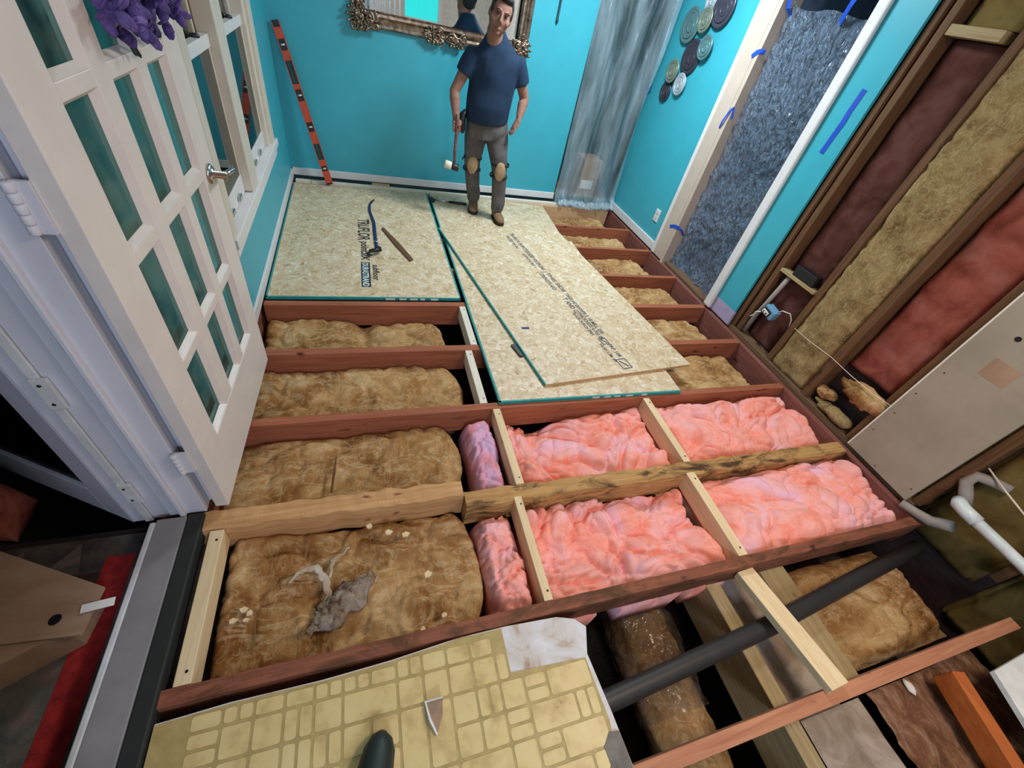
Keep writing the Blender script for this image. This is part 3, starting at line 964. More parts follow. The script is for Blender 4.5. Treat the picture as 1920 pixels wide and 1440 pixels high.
# ================================================================== FLOOR BOARDS
def board(name, poly, z0, label, group=None):
    o = obj(name, prism(poly, z0, z0 + 0.018, side_mi=1, top_mi=0), [M['osb'], M['teal']])
    return tag(o, label, 'board', 'strand boards laid on the joists')
b1 = board('strand_board', [(-0.612, 2.487), (0.612, 2.490), (0.598, 4.400), (-0.612, 4.345)], 0.0, 'tan strand board with big black print under the pry bar, left by the window')
def edge_paint(b, pts, zt, wd_=0.011):
    for a, c in zip(pts, pts[1:]):
        a, c = V((a[0], a[1], zt)), V((c[0], c[1], zt))
        d = (c - a).normalized()
        nn = V((-d.y, d.x, 0))
        obj('edge_paint', obox((a + c) / 2 + nn * wd_ / 2 + V((0, 0, .0003)), ((c - a).length / 2, wd_ / 2, .0004), (d, nn, V((0, 0, 1)))), M['teal'], b)
edge_paint(b1, [(-0.612, 4.345), (-0.612, 2.487), (0.612, 2.490), (0.598, 4.400)], 0.018)
ZT = 0.0185
R9 = -PI / 2
def vtext(nm, body, x, ytop, ybot, h, mat):
    return text(nm, body, (x, ytop, ZT), R9, h / 0.72, mat, b1, width=ytop - ybot)
vtext('print', 'TRUFLOR', -0.064, 3.68, 3.30, 0.092, M['ink'])
vtext('print', 'pointSIX', -0.045, 3.28, 2.99, 0.060, M['ink'])
obj('print_block', box((-0.050, 2.62, 0.0181), (0.012, 2.955, 0.0186)), M['ink'], b1)
text('print', 'DURASTRAND', (-0.040, 2.945, 0.0188), R9, 0.058, M['whiteink'], b1, width=0.315, extr=0.0002)
vtext('print', 'subfloor', 0.030, 2.925, 2.71, 0.046, M['ink'])
for k, (a, b) in enumerate(((0.10, 0.16), (0.19, 0.235), (0.26, 0.31), (0.33, 0.36), (0.40, 0.45))):
    obj('edge_print', box((a, 2.4856, 0.003), (b, 2.4885, 0.015)), M['whiteink'], b1)
b2 = board('strand_board', [(0.622, 3.515), (1.802, 3.515), (1.842, 4.330), (0.618, 4.395)], 0.0, 'strand board the man stands on, with a hammer on it')
edge_paint(b2, [(0.618, 4.395), (0.622, 3.515)], 0.018)
b3 = board('strand_board', [(0.645, 1.478), (1.852, 1.466), (1.875, 3.505), (0.632, 3.505)], 0.0, 'strand board lying under the skewed top board, its teal edge above the pink insulation')
for a, b in ((1.22, 1.27), (1.30, 1.345), (1.37, 1.41), (1.45, 1.53), (1.56, 1.60)):
    obj('edge_print', box((a, 1.4690 + (1.5 - a) * .01, 0.003), (b, 1.4720 + (1.5 - a) * .01, 0.015)), M['whiteink'], b3)
edge_paint(b3, [(0.632, 3.505), (0.645, 1.478), (1.852, 1.466)], 0.018)
TP = [(0.945, 1.575), (2.060, 1.690), (1.779, 3.699), (0.602, 3.575)]
bm = prism(TP, 0.0195, 0.0375, side_mi=1, top_mi=0)
b4 = obj('strand_board', bm, [M['osb'], M['teal'], M['osbedge']])
for p in b4.data.polygons:
    if p.material_index == 1:
        n = p.normal
        if n.y < -0.7 or n.x > 0.7:
            p.material_index = 2
tag(b4, 'loose whitish strand board lying skewed on top, line of small print down it', 'board', 'strand boards laid on the joists')
edge_paint(b4, [(0.602, 3.575), (0.945, 1.575)], 0.0375, .008)
# rows of small grey print along the loose board
px, py = V((1.225, 3.545, 0.038)), V((1.565, 1.66, 0.038))
pd = (py - px).normalized()
pa = math.atan2(pd.y, pd.x)
pn = V((-pd.y, pd.x, 0))
L = (py - px).length
for f0, f1, off, h, body in ((0.00, 0.20, 0.030, .030, 'TRUFLOR POINTSIX'), (0.03, 0.15, -0.022, .026, 'RATED 24 OC'), (0.20, 0.345, 0.030, .030, 'SIZED FOR SPACING'),
                             (0.20, 0.32, -0.018, .022, 'EXPOSURE 1'), (0.37, 0.52, 0.036, .028, 'THIS SIDE'), (0.37, 0.50, -0.020, .030, 'STRENGTH AXIS'),
                             (0.53, 0.66, 0.034, .026, 'TONGUE AND GROOVE'), (0.56, 0.66, -0.010, .034, 'T AND G'), (0.66, 0.80, 0.036, .026, 'PS 2 18 MILL 358'),
                             (0.66, 0.83, 0.000, .026, 'THICKNESS 0.703 IN'), (0.66, 0.80, -0.036, .024, 'FLOOR 24 INCH SPAN'), (0.86, 0.93, 0.014, .024, 'PRP 108'), (0.85, 0.95, -0.040, .018, 'HUD UM 40')):
    h *= 1.25
    p = px + pd * (L * f0) + pn * (off * 1.15 - h * .35)
    text('print', body, p, pa, h / 0.72, M['greyink'], b4, width=L * (f1 - f0), extr=0.0003, bold=0.03)
q = px + pd * (L * .362)
def stamp(c, half, axes):
    obj('print_stamp', obox(c, half, axes), M['greyink'], b4)
stamp(q, (0.003, 0.055, 0.0003), (pd, pn, V((0, 0, 1))))
for f0, hw in ((0.84, .032), (0.965, .045)):                           # two stamped boxes
    q = px + pd * (L * f0) + pn * 0.0
    for sg in (-1, 1):
        stamp(q + pn * hw * sg * .8, (hw, 0.004, 0.0003), (pd, pn, V((0, 0, 1))))
        stamp(q + pd * hw * sg, (0.004, hw * .8, 0.0003), (pd, pn, V((0, 0, 1))))
    stamp(q, (hw * .8, 0.006, 0.0003), (pd + pn * .6, pn - pd * .6, V((0, 0, 1))))
obj('ink_smudge', box((0.955, 2.105, 0.0376), (1.01, 2.128, 0.0379)), M['bluesteel'], b4)
tag(obj('black_wedge', prism([(0.868, 1.965), (0.838, 1.955), (0.868, 1.845), (0.8895, 1.845)], 0.0185, 0.032), M['black']), 'small black wedge along the left edge of the skewed top board', 'block')  # small black prism along the board edge

# yellow vinyl floor piece in the foreground
vt = thing('vinyl_floor_piece', (0.05, 0.0, -0.02), 'remaining piece of old subfloor with stained yellow tile-pattern vinyl under the camera', 'floor covering')
zt = 0.001
outer = [(-0.632, -0.48), (0.715, -0.48), (0.698, -0.06), (0.690, 0.07), (0.672, 0.255), (0.702, 0.338), (0.665, 0.372), (0.60, 0.392), (0.40, 0.402), (0.23, 0.402), (0.0, 0.385), (-0.2, 0.378), (-0.45, 0.380), (-0.632, 0.372)]
obj('subfloor_board', prism(outer, -0.025, zt, side_mi=0, top_mi=1), [M['ply'], M['underlay']], vt)
vin = [(-0.632, -0.478), (0.64, -0.478), (0.655, -0.03), (0.672, 0.06), (0.660, 0.245), (0.386, 0.262), (0.386, 0.398), (0.23, 0.398), (0.0, 0.381), (-0.2, 0.374), (-0.45, 0.376), (-0.632, 0.368)]
obj('vinyl_sheet', prism(vin, zt, zt + 0.002), M['vinyl'], vt)
gp = 0.0805
gx0, gy0 = 0.0185, 0.245
used = set()
rng = random.Random(11)
def inside(x, y):
    if x > 0.655 or y > 0.39 or y < -0.30 or x < -0.55:
        return False
    if x > 0.375 and y > 0.248:
        return False
    return True
def tile(x0, x1, y0, y1):
    x0 += .0045; x1 -= .0045; y0 += .0045; y1 -= .0045
    y1 = min(y1, 0.366 if x0 < 0.0 else 0.377); x1 = min(x1, 0.655); x0 = max(x0, -0.545)
    if x1 > 0.38:
        y1 = min(y1, 0.243)
    if x1 - x0 < .012 or y1 - y0 < .012:
        return
    r = 0.007
    pts = []
    for cx, cy, a0 in ((x1 - r, y1 - r, 0), (x0 + r, y1 - r, 90), (x0 + r, y0 + r, 180), (x1 - r, y0 + r, 270)):
        for k in (0, 45, 90):
            a = math.radians(a0 + k)
            pts.append((cx + r * math.cos(a), cy + r * math.sin(a)))
    obj('tile', prism(pts, zt + .001, zt + .0032), M['tile'], vt)
forced = {(0, 0): 'tall', (3, 0): 'vsplit', (4, 0): 'sq', (5, 0): 'hsplit', (6, 0): 'wide', (2, 0): 'sq', (1, 1): 'wide_y', (-1, 1): 'sq'}
for j in range(2, -7, -1):
    for i in range(-7, 9):
        if (i, j) in used:
            continue
        x, y = gx0 + gp * i, gy0 + gp * j - gp
        if not inside(x + gp / 2, y + gp / 2):
            if not inside(x + 0.01, y + 0.02):
                continue
        k = forced.get((i, j - 0)) or rng.choice(['sq', 'sq', 'sq', 'vsplit', 'hsplit', 'tall', 'wide', 'sq', 'vsplit'])
        used.add((i, j))
        if k == 'tall' and (i, j - 1) not in used:
            used.add((i, j - 1))
            tile(x, x + gp, y - gp, y + gp)
        elif k == 'wide' and (i + 1, j) not in used and inside(x + 1.5 * gp, y + gp / 2):
            used.add((i + 1, j))
            tile(x, x + 2 * gp, y, y + gp)
        elif k == 'vsplit':
            tile(x, x + gp / 2, y, y + gp)
            tile(x + gp / 2, x + gp, y, y + gp)
        elif k == 'hsplit':
            tile(x, x + gp, y, y + gp / 2)
            tile(x, x + gp, y + gp / 2, y + gp)
        else:
            tile(x, x + gp, y, y + gp)
obj('mortar_patch', prism([(0.70, -0.20), (0.695, -0.06), (0.690, 0.03), (0.655, 0.035), (0.625, 0.005), (0.628, -0.04), (0.60, -0.07), (0.605, -0.2)], zt + .002, zt + .005), M['greymortar'], vt)
# torn shard of vinyl
bm = bmesh.new()
sh = [(0.098, 0.243, .012), (0.150, 0.240, .03), (0.146, 0.205, .022), (0.124, 0.160, .008), (0.108, 0.20, .016)]
prism([(x, y, z + 0.006) for x, y, z in sh], 0.0055, 0.01, bm)
t = obj('vinyl_shard', bm, M['card'])
tag(t, 'torn triangular scrap with a white edge lying on the yellow vinyl', 'scrap')
obj('white_edge', limb([(0.150, 0.243, .037), (0.098, 0.246, .019), (0.106, 0.20, .023), (0.123, 0.160, .014)], [.003, .005, .004, .003], 6), M['paperwhite'], t)

# shoe of the person taking the picture
sh = thing('shoe', (-0.08, 0.08, 0.004), 'dark green-black shoe toe on the yellow vinyl at the bottom edge of the photo', 'shoe')
sd = V((0.30, 1.0, 0)).normalized()
tip = V((-0.030, 0.205, 0.004))
def sp(a, z):
    p = tip - sd * a
    return (p.x, p.y, z)
bm = limb([sp(0.004, .026), sp(0.014, .032), sp(.035, .037), (sp(.08, .042)), sp(.13, .05), sp(.19, .058), sp(.25, .062), sp(.285, .058), sp(.296, .045)],
          [(.014, .012), (.028, .022), (.040, .030), (.047, .036), (.046, .044), (.038, .052), (.036, .056), (.030, .050), (.014, .03)], 18, V((1, -.3, 0)))
obj('upper', bm, M['rubber'], sh, True)
obj('sole', prism([sp(a, 0)[:2] for a in ()] or [tuple((tip - sd * a + V((sd.y, -sd.x, 0)) * o)[:2]) for a, o in ((0, .008), (.012, .030), (.04, .044), (.09, .050), (.16, .042), (.26, .036), (.30, .02), (.30, -.02), (.26, -.036), (.16, -.040), (.09, -.050), (.04, -.044), (.012, -.030), (0, -.008))], 0.0045, 0.018), M['black'], sh)

# ================================================================== INSULATION IN THE FLOOR
def batt(label, mt, *a, group='pink insulation batts between the joists', name='insulation_batt', **k):
    o = obj(name, pillow(*a, **k), M[mt], smooth=True)
    return tag(o, label, 'insulation', group)
PG = 'pink insulation batts between the joists'
batt('pink insulation stub with lilac skin left of the first pale block, back row', 'lilacpink', 0.435, 0.598, 0.975, 1.445, -0.04, -0.30, 0.07, 1, 6.0, nu=26, nv=60, edge=.045, drop=.08)
batt('long pink insulation batt filling the middle of the back row', 'pink', 0.650, 1.558, 0.975, 1.446, -0.055, -0.29, 0.13, 2, 2.9, 130, 70, edge=.05, drop=.05, tilt=lambda x, y: 0.05 * math.exp(-((x - .72) / .07) ** 2 - ((y - 1.32) / .1) ** 2) - 0.05 * math.exp(-((x - .86) / .06) ** 2 - ((y - 1.42) / .05) ** 2))
batt('pink insulation batt at the right end of the back row by the studs', 'pink', 1.615, 2.725, 0.975, 1.446, -0.025, -0.29, 0.12, 3, 2.6, 130, 70, edge=.06, drop=.06)
batt('narrow pink insulation bulge left of the first pale block, front row', 'pink', 0.395, 0.571, 0.458, 0.890, -0.045, -0.33, 0.09, 4, 8.0, 30, 66, edge=.05, drop=.09)
batt('long crumpled pink insulation batt in the middle of the front row', 'pink', 0.617, 1.529, 0.456, 0.888, -0.055, -0.33, 0.13, 5, 3.3, 130, 70, edge=.05, drop=.04, sag=0.055)
batt('pink insulation batt at the right end of the front row', 'pink', 1.588, 2.725, 0.456, 0.888, -0.032, -0.29, 0.11, 6, 2.3, 130, 70, edge=.07, drop=.05)
BG = 'old brown insulation batts between the joists'
def bb(label, x0, x1, y0, y1, z, seed, amp=0.05, **k):
    k.setdefault('nu', 90)
    k.setdefault('nv', 40)
    amp *= 1.25
    return batt(label, 'brownwool', x0, x1, y0, y1, z, -0.28, amp, seed, group=BG, **k)
bb('brown insulation in the open left bay just under the left strand board', -0.615, 0.46, 2.003, 2.423, -0.105, 11, .05, k=4, edge=.03, drop=.03, round_ends=(0, .08), tilt=lambda x, y: -.05 * math.exp(-((x + .05) / .05) ** 2))
bb('brown insulation in the second open left bay', -0.615, 0.50, 1.497, 1.948, -0.105, 12, .045, k=4, edge=.03, drop=.03, round_ends=(0, .12))
bb('brown insulation in the third open left bay, by the foot of the white door', -0.64, 0.40, 1.037, 1.448, -0.09, 13, .045, k=4, edge=.04, drop=.04, round_ends=(0, .10))
bb('brown debris-strewn insulation in the front left bay, next to the threshold', -0.563, 0.378, 0.454, 0.950, -0.10, 14, .05, k=4, edge=.04, drop=.03, nu=100, nv=54, round_ends=(0, .06))
for i, (y0, y1, xl, lb) in enumerate(((4.0, 4.38, 1.86, 'brown insulation in the right bay nearest the back wall'), (3.465, 3.88, 1.82, 'brown insulation in the second right bay from the back wall'),
                                      (2.95, 3.415, 1.80, 'brown insulation in the right bay level with the end of the right baseboard'), (2.48, 2.90, 1.82, 'brown insulation in the right bay below the sheeted doorway'),
                                      (2.005, 2.42, 1.86, 'brown insulation in the right bay below the narrow turquoise wall strip'), (1.50, 1.945, 1.88, 'brown insulation in the right bay right behind the pink row'))):
    bb(lb, xl, 2.62 + .03 * (i % 2), y0, y1, -0.085 - .015 * (i == 0), 21 + i, .035, k=5, edge=.05, drop=.05, nu=60, round_ends=(0, .05))
bb('brown insulation in the front right bay beside the black pipe', 1.905, 2.66, -0.050, 0.400, -0.20, 31, .05, k=4, edge=.08, drop=.08)

# wad of torn facing and the chips lying on the front left batt
wa, wb = V((-0.045, 0.700, 0)), V((-0.262, 0.535, 0))
wd_ = (wb - wa)
wn = V((-wd_.y, wd_.x, 0)).normalized()
def wadf(u, v):
    wid = (.050 + .034 * NZ(u * 5, 1, 1)) * (0.35 + math.sin(PI * min(1, u * 1.1)) * .9)
    q = wa + wd_ * u + wn * (wid * (2 * v - 1) + .018 * NZ(u * 7, v * 3, 4))
    return V((q.x, q.y, -0.060 + .035 * math.sin(PI * v) + .045 * puff(q.x, q.y, 9, 16)))
bm, vs = grid(70, 22, wadf)
bmesh.ops.solidify(bm, geom=bm.faces[:], thickness=0.003)
tf = tag(obj('torn_facing', bm, M['paperwool'], smooth=True), 'crumpled grey-white torn facing on the brown insulation of the front left bay', 'scrap')
def strand(pts, wmax):
    fine = []
    for k in range(25):
        f = k / 24 * (len(pts) - 1)
        i = min(int(f), len(pts) - 2)
        g = f - i
        g = g * g * (3 - 2 * g)
        fine.append((pts[i][0] + (pts[i + 1][0] - pts[i][0]) * g + .006 * NZ(k * .5, 1, 2), pts[i][1] + (pts[i + 1][1] - pts[i][1]) * g + .006 * NZ(k * .5, 5, 2)))
    obj('loose_strand', limb([(x, y, -.070 + .014 * NZ(x * 22, y * 22)) for x, y in fine], [(.003, wmax * (.35 + .65 * math.sin(PI * min(1, k / 24 + .05))) * (1 + .5 * NZ(k * .7, 3, 3))) for k in range(25)], 8, (0, 0, 1)), M['paperwool'], tf, True)
strand([(-.23, .60), (-.20, .66), (-.215, .72), (-.25, .77), (-.30, .765), (-.34, .73)], .014)
strand([(-.20, .72), (-.19, .79), (-.13, .83)], .008)
CHL = ['largest of the four pale chips near the left block of the front left bay', 'pale chip just right of the largest chip by the left block', 'leftmost pale wood chip, close to the left block of the front bay', 'nearest of the four pale chips by the left block of the front bay',
       'pale chip alone right of the torn facing in the front left bay', 'leftmost of the pale chips under the torn yellow joist', 'rightmost of the pale chips under the torn yellow joist', 'small pale chip left of the others under the torn yellow joist',
       'small pale chip close to the brown joist behind the vinyl', 'pale chip at the right front corner of the front left bay']
for i, (x, y, sz) in enumerate(((-0.47, 0.66, .018), (-0.45, 0.645, .014), (-0.50, 0.63, .015), (-0.46, 0.625, .012), (0.16, 0.66, .02), (0.02, 0.86, .018), (0.09, 0.84, .017), (-0.05, 0.90, .016), (0.12, 0.47, .014), (0.20, 0.50, .014))):
    bm = bmesh.new()
    p = [(x + sz * math.cos(a) * random.uniform(.6, 1.2), y + sz * .7 * math.sin(a) * random.uniform(.6, 1.2)) for a in (0.2, 1.5, 2.7, 4.0, 5.2)]
    prism(p, -0.062, -0.052, bm)
    tag(obj('wood_chip', bm, M['palewood']), CHL[i], 'chip', 'wood chips on the front left insulation')
t = obj('wood_splinter', limb([(-0.186, 1.265, -0.045), (-0.192, 1.17, -0.035), (-0.202, 1.08, -0.05)], [.003, .006, .004], 6), M['studwood'])
tag(t, 'dark thin splinter on the brown insulation behind the torn joist', 'splinter')

# ================================================================== CRAWL SPACE UNDER THE RIGHT FOREGROUND
g = thing('floor_girder', (1.65, 0.1, -0.5), 'old wood and concrete girder under the pipe and the loose two-by-four', 'girder')
obj('wood_plank', box((1.415, -0.60, -0.40), (1.490, 1.6, -0.165), 0.004), M['girderwood'], g)
obj('wood_plank', box((1.745, -0.105, -0.40), (1.895, 1.6, -0.165), 0.004), M['girderwood'], g)
def ctop(u, v):
    x, y = 1.490 + 0.255 * u, -0.6 + 2.2 * v
    return V((x, y, -0.195 + .012 * NZ(x * 9, y * 9, 2)))
obj('concrete_fill', grid(16, 60, ctop)[0], M['concrete'], g, True)
def ctop2(u, v):
    x, y = 1.486 + 0.40 * u, -0.75 + 0.63 * v
    return V((x, y, -0.155 + .008 * NZ(x * 9, y * 9, 2) - .08 * max(0, u - .8) * 5))
obj('concrete_cap', grid(24, 30, ctop2)[0], M['concrete'], g, True)
tag(obj('drain_pipe', limb([(0.42, 0.09, -0.118), (0.744, 0.118, -0.118), (1.58, 0.19, -0.118), (2.26, 0.272, -0.118), (2.76, 0.33, -0.118)], .037, 20, (0, 0, 1)), M['blackpipe'], smooth=True),
    'black drain pipe running under the yellow vinyl to the right wall', 'pipe')
d = thing('insulated_duct', (1.22, 0.3, -0.85), 'heating duct wrapped in brown wool and shiny film, down in the open bay', 'duct')
def duct(r, ya, yb, x0, seed, amp):
    def f(u, v):
        a = 2 * PI * u
        y = ya + (yb - ya) * v
        q = r + amp * puff(math.cos(a) * .6, y + math.sin(a) * .6, seed, 5)
        return V((x0 + q * math.cos(a), y, -0.60 + q * math.sin(a)))
    return grid(40, 70, f)[0]
obj('wool_wrap', duct(.150, -1.0, 1.5, 1.22, 3, .03), M['brownwool'], d, True)
obj('film_wrap', duct(.175, 0.02, 1.5, 1.22, 5, .03), M['film_duct'], d, True)
def soilf(u, v):
    x, y = 1.89 + 0.85 * u, -0.95 + 0.83 * v
    return V((x, y, -0.185 - .16 * max(0, u - .45) + .03 * puff(x, y, 4, 7) + .02 * NZ(x * 8, y * 8)))
tag(obj('rubble_heap', grid(40, 40, soilf)[0], M['rubble'], smooth=True), 'brown crumbly debris and splinters beyond the nearest joist, bottom right', 'debris', kind='stuff')
for x, y, r, lb in ((2.265, -0.265, .035, 'pale stone chunk on the debris beside the orange strip'), (2.10, -0.150, .018, 'small white chip on the debris by the nearest joist')):
    bm = ball((x, y, -0.165), (r, r * 1.7, r * .6), None, 10)
    for v in bm.verts:
        v.co += V((1, 1, 1)) * (.3 * r * NZ(v.co.x * 40, v.co.y * 40, v.co.z * 40))
    tag(obj('stone', bm, M['gypsumedge']), lb, 'stone')
tag(obj('wood_strip', obox((2.175, -0.33, -0.075), (0.030, 0.185, 0.05), (V((1, -.3, 0)), V((0.3, 1, 0)), V((0, 0, 1))), .004), M['orangewood']), 'orange varnished wood strip at the bottom right beside the white panel', 'wood strip')
tag(obj('white_panel', prism([(2.385, -0.192), (2.76, -0.176), (2.76, -0.80), (2.22, -0.80), (2.30, -0.40)], -0.03, -0.008), M['offwhite']), 'white panel lying at the right edge below the wall', 'panel')

# ================================================================== RIGHT WALL: WOOL, PANEL, PIPES
WG = 'wall insulation between the studs'
def wall_batt(label, mt, *a, **k):
    return tag(obj('wall_insulation', wallwool(*a, **k), M[mt], smooth=True), label, 'insulation', WG)
wall_batt('pink insulation darkened to plum in the stud bay beside the narrow turquoise wall strip', 'shadepink', 1.748, 2.062, 0.03, 1.88, 2.862, .02, 1, 4)
wall_batt('olive insulation above the short cross block, top right', 'olive', 1.748, 2.062, 1.932, 2.6, 2.845, .02, 2, 4)
wall_batt('thick tan insulation bulging out of its stud bay, left of the red insulation', 'tanwool', 1.376, 1.712, 0.03, 2.6, 2.800, .030, 3, 6, edge=.05, drop=.03)
wall_batt('dusty red insulation in the stud bay left of the bare gypsum board', 'redwool', 0.988, 1.322, 0.36, 2.6, 2.845, .035, 4, 4)
wall_batt('tan insulation low behind the bare gypsum board', 'tanwool', 0.54, 0.93, 0.03, 2.6, 2.87, .02, 5, 4, depth=.025)
wall_batt('olive insulation behind the white pipe at the right edge', 'olive', 0.115, 0.480, -0.12, 2.6, 2.875, .015, 6, 4, depth=.02)
wall_batt('olive insulation at the far lower right behind the white pipe', 'olive', -0.285, 0.065, -0.35, 2.6, 2.875, .015, 7, 4, depth=.02)
# crumpled wool at the foot of the red bay
def chunk(label, c, r, seed, mt):
    bm = ball(c, r, None, 22)
    for v in bm.verts:
        q = v.co * 9
        v.co += (v.co - V(c)) * (.7 * puff(v.co.y * 1.0, v.co.z * 1.0, seed, 9))
    return tag(obj('wool_scrap', bm, M[mt], smooth=True), label, 'insulation')
chunk('yellow-brown wool scrap standing in the foot of the red stud bay', (2.795, 1.12, 0.285), (.040, .17, .060), 3, 'brownwool')
chunk('brown wool scrap lying on the wall plate below the red stud bay', (2.82, 1.17, 0.070), (.05, .13, .04), 5, 'tanwool')
t = tag(obj('gypsum_panel', box((2.752, 0.533, 0.030), (2.768, 0.930, 2.4)), [M['drywall']]), 'bare beige gypsum board standing over the studs on the right wall', 'wallboard')
bm = box((2.7515, 0.928, 0.03), (2.7685, 0.936, 2.4))
obj('broken_edge', bm, M['gypsumedge'], t)
obj('screw_hole', lathe((2.7525, 0.805, 0.945), (-1, 0, 0), [(0, 0), (.012, 0), (.012, .002), (0, .002)], 14), M['black'], t)
obj('stain_patch', box((2.7512, 0.69, 0.745), (2.7525, 0.80, 0.84)), M['card'], t)
for y, z in ((0.90, 0.20), (0.895, .35), (0.90, .5), (.89, .66), (.75, .05), (.56, .1)):
    obj('screw', lathe((2.752, y, z), (-1, 0, 0), [(0, 0), (.004, 0), (.003, .0015), (0, .002)], 8), M['steel'], t)
# outlet box with cable, conduit, shelf block
t = thing('outlet_box', (2.80, 1.915, 0.31), 'blue electrical box with a bare white socket hanging in the plum stud bay', 'outlet')
obj('box_shell', obox((2.775, 1.915, 0.312), (.032, .050, .036), (V((1, .1, 0)), V((-.1, 1, .25)), V((0, -.25, 1))), .006), M['blueplastic'], t)
obj('face_rim', obox((2.742, 1.925, 0.306), (.004, .034, .027), (V((1, .1, 0)), V((-.1, 1, .25)), V((0, -.25, 1))), .004), M['black'], t)
sk = obj('socket', obox((2.735, 1.925, 0.306), (.005, .027, .014), (V((1, .1, 0)), V((-.1, 1, .25)), V((0, -.25, 1))), .004), M['paperwhite'], t)
for dy in (-.012, .012):
    obj('socket_slot', obox((2.729, 1.925 + dy, 0.306 + dy * .25), (.002, .003, .006), (V((1, .1, 0)), V((-.1, 1, .25)), V((0, -.25, 1)))), M['black'], sk)
obj('cable', limb([(2.79, 1.88, .335), (2.77, 1.84, .375), (2.785, 1.79, .385), (2.80, 1.765, .35), (2.81, 1.755, .30)], .004, 8, (0, 0, 1)), M['wirewhite'], t, True)
obj('loose_wire', limb([(2.745, 1.955, .290), (2.725, 1.985, .270), (2.735, 1.995, .235), (2.722, 2.005, .215)], .0045, 8, (1, 0, 0)), M['paperwhite'], t, True)
tag(obj('conduit', limb([(2.815, 2.045, 0.05), (2.815, 2.035, 0.19), (2.815, 1.985, 0.565)], .016, 14), M['pvcgrey'], smooth=True), 'pale upright conduit below the small shelf block in the plum stud bay', 'conduit')
tag(obj('shelf_block', box((2.785, 1.748, 0.568), (2.86, 2.062, 0.592), .003), M['girderwood']), 'thin wooden shelf block across the plum stud bay', 'wood strip')
tag(obj('black_case', box((2.79, 1.79, 0.593), (2.85, 1.97, 0.665), .006), M['black']), 'small black case on the shelf block in the plum stud bay', 'box')
bm = limb([(2.782, 1.695, 0.332), (2.772, 1.55, 0.336), (2.772, 1.37, 0.348), (2.752, 1.2, .350), (2.748, 1.05, .352), (2.760, .94, .362)], .0022, 6, (0, 0, 1))
tag(obj('wire', bm, M['wirewhite'], smooth=True), 'thin pale wire stretched across the tan and red stud bays', 'wire')
chunk('small brown wool tuft beside the stud at the foot of the red stud bay', (2.83, 1.27, 0.13), (.04, .06, .035), 9, 'brownwool')
# white waste pipes
t = thing('waste_pipe', (2.74, 0.2, 0.0), 'white plastic waste pipe with elbows along the right edge', 'pipe')
obj('pipe_run', limb([(2.72, 0.345, .228), (2.715, 0.07, .224), (2.70, -0.6, .214)], .026, 18, (0, 0, 1)), M['pvc'], t, True)
obj('elbow', limb([(2.72, 0.30, .228), (2.722, 0.36, .228), (2.735, 0.395, .226), (2.77, 0.408, .22)], [.032, .032, .033, .032], 18, (0, 0, 1)), M['pvc'], t, True)
obj('riser', limb([(2.80, 0.395, .215), (2.80, 0.43, .255), (2.80, 0.47, .30), (2.82, 0.47, .345), (2.85, 0.42, .36), (2.86, 0.36, .375)], [.026, .028, .027, .027, .026, .024], 16, (1, 0, 0)), M['pvcgrey'], t, True)
obj('lower_bend', limb([(2.73, 0.53, .015), (2.75, 0.46, .025), (2.77, 0.40, .035), (2.78, 0.37, .06), (2.78, 0.335, .095)], [.022, .024, .028, .030, .028], 16, (1, 0, 0)), M['pvcgrey'], t, True)
obj('saddle', limb([(2.80, 0.22, .16), (2.80, 0.10, .18), (2.80, -0.05, .25)], [.012, .022, .04], 12, (1, 0, 0)), M['pvcgrey'], t, True)
tag(obj('cord', limb([(2.84, 0.475, .40), (2.80, 0.36, .385), (2.78, 0.22, .36)], .004, 6, (0, 0, 1)), M['wirewhite']), 'thin pale cord above the white waste pipe', 'cord')
# outlet on the far right wall
t = thing('wall_socket', (2.765, 3.59, 0.30), 'white outlet plate on the turquoise wall left of the sheeted doorway', 'outlet')
obj('cover_plate', box((2.761, 3.552, 0.243), (2.771, 3.628, 0.358), .004), M['white'], t)
for z in (.275, .325):
    obj('receptacle', box((2.7585, 3.574, z - .014), (2.763, 3.606, z + .014), .004), M['cream'], t)

# ================================================================== POLYTHENE SHEETS AND TAPE
def crink(u, v):
    y, z = 2.475 + 0.73 * u, -0.03 + (1.955 - 0.05 * math.sin(PI * u) - .02 * math.sin(3 * PI * u) + .03) * v
    q = V((y * 7, z * 5, 3))
    w_ = noise.noise_vector(q * .6)
    h = .030 * abs(noise.noise(q + w_)) + .024 * abs(noise.noise(V((y * 26, z * 9, 3)) + w_ * 2)) + .010 * abs(noise.noise(V((y * 60, z * 24, 5)) + w_ * 3)) + .03 * math.sin(y * 5 + z)
    x = 2.845 + h
    if v < .08:
        x -= .045 * (1 - v / .08) * (0.5 + NZ(y * 9, 2))
    if v > .9:
        x -= .03 * (v - .9) * 10 * (.5 + .5 * math.cos(u * 14))
    return V((x, y, z))
sheet = obj('plastic_sheet', grid(120, 240, crink)[0], M['film_crinkle'], smooth=True)
tag(sheet, 'crinkled clear plastic sheet taped over the doorway in the right wall', 'plastic sheet')
def drape(u, v):
    z = 0.015 + 2.2 * v
    flare = 1 - .05 * math.sin(v * 3)
    x = 2.02 + 0.73 * u * flare + .02 * math.sin(v * 4 + u * 3)
    y = 4.50 - 0.10 * u + .045 * math.sin(u * 15 + v * 2.4 + 1.5 * NZ(u * 3, v * 3, 2)) * (1 - .4 * v) + .03 * NZ(u * 7, v * 4, 8)
    if v < .06:
        k = 1 - v / .06
        y -= (.06 + .07 * NZ(u * 9, 3, 1)) * k
        z += .035 * k * (.5 + NZ(u * 12, 9, 1))
    x = min(x, 2.748)
    return V((x, min(y, 4.525), z))
sheet2 = obj('plastic_sheet', grid(100, 140, drape)[0], M['film_drape'], smooth=True)
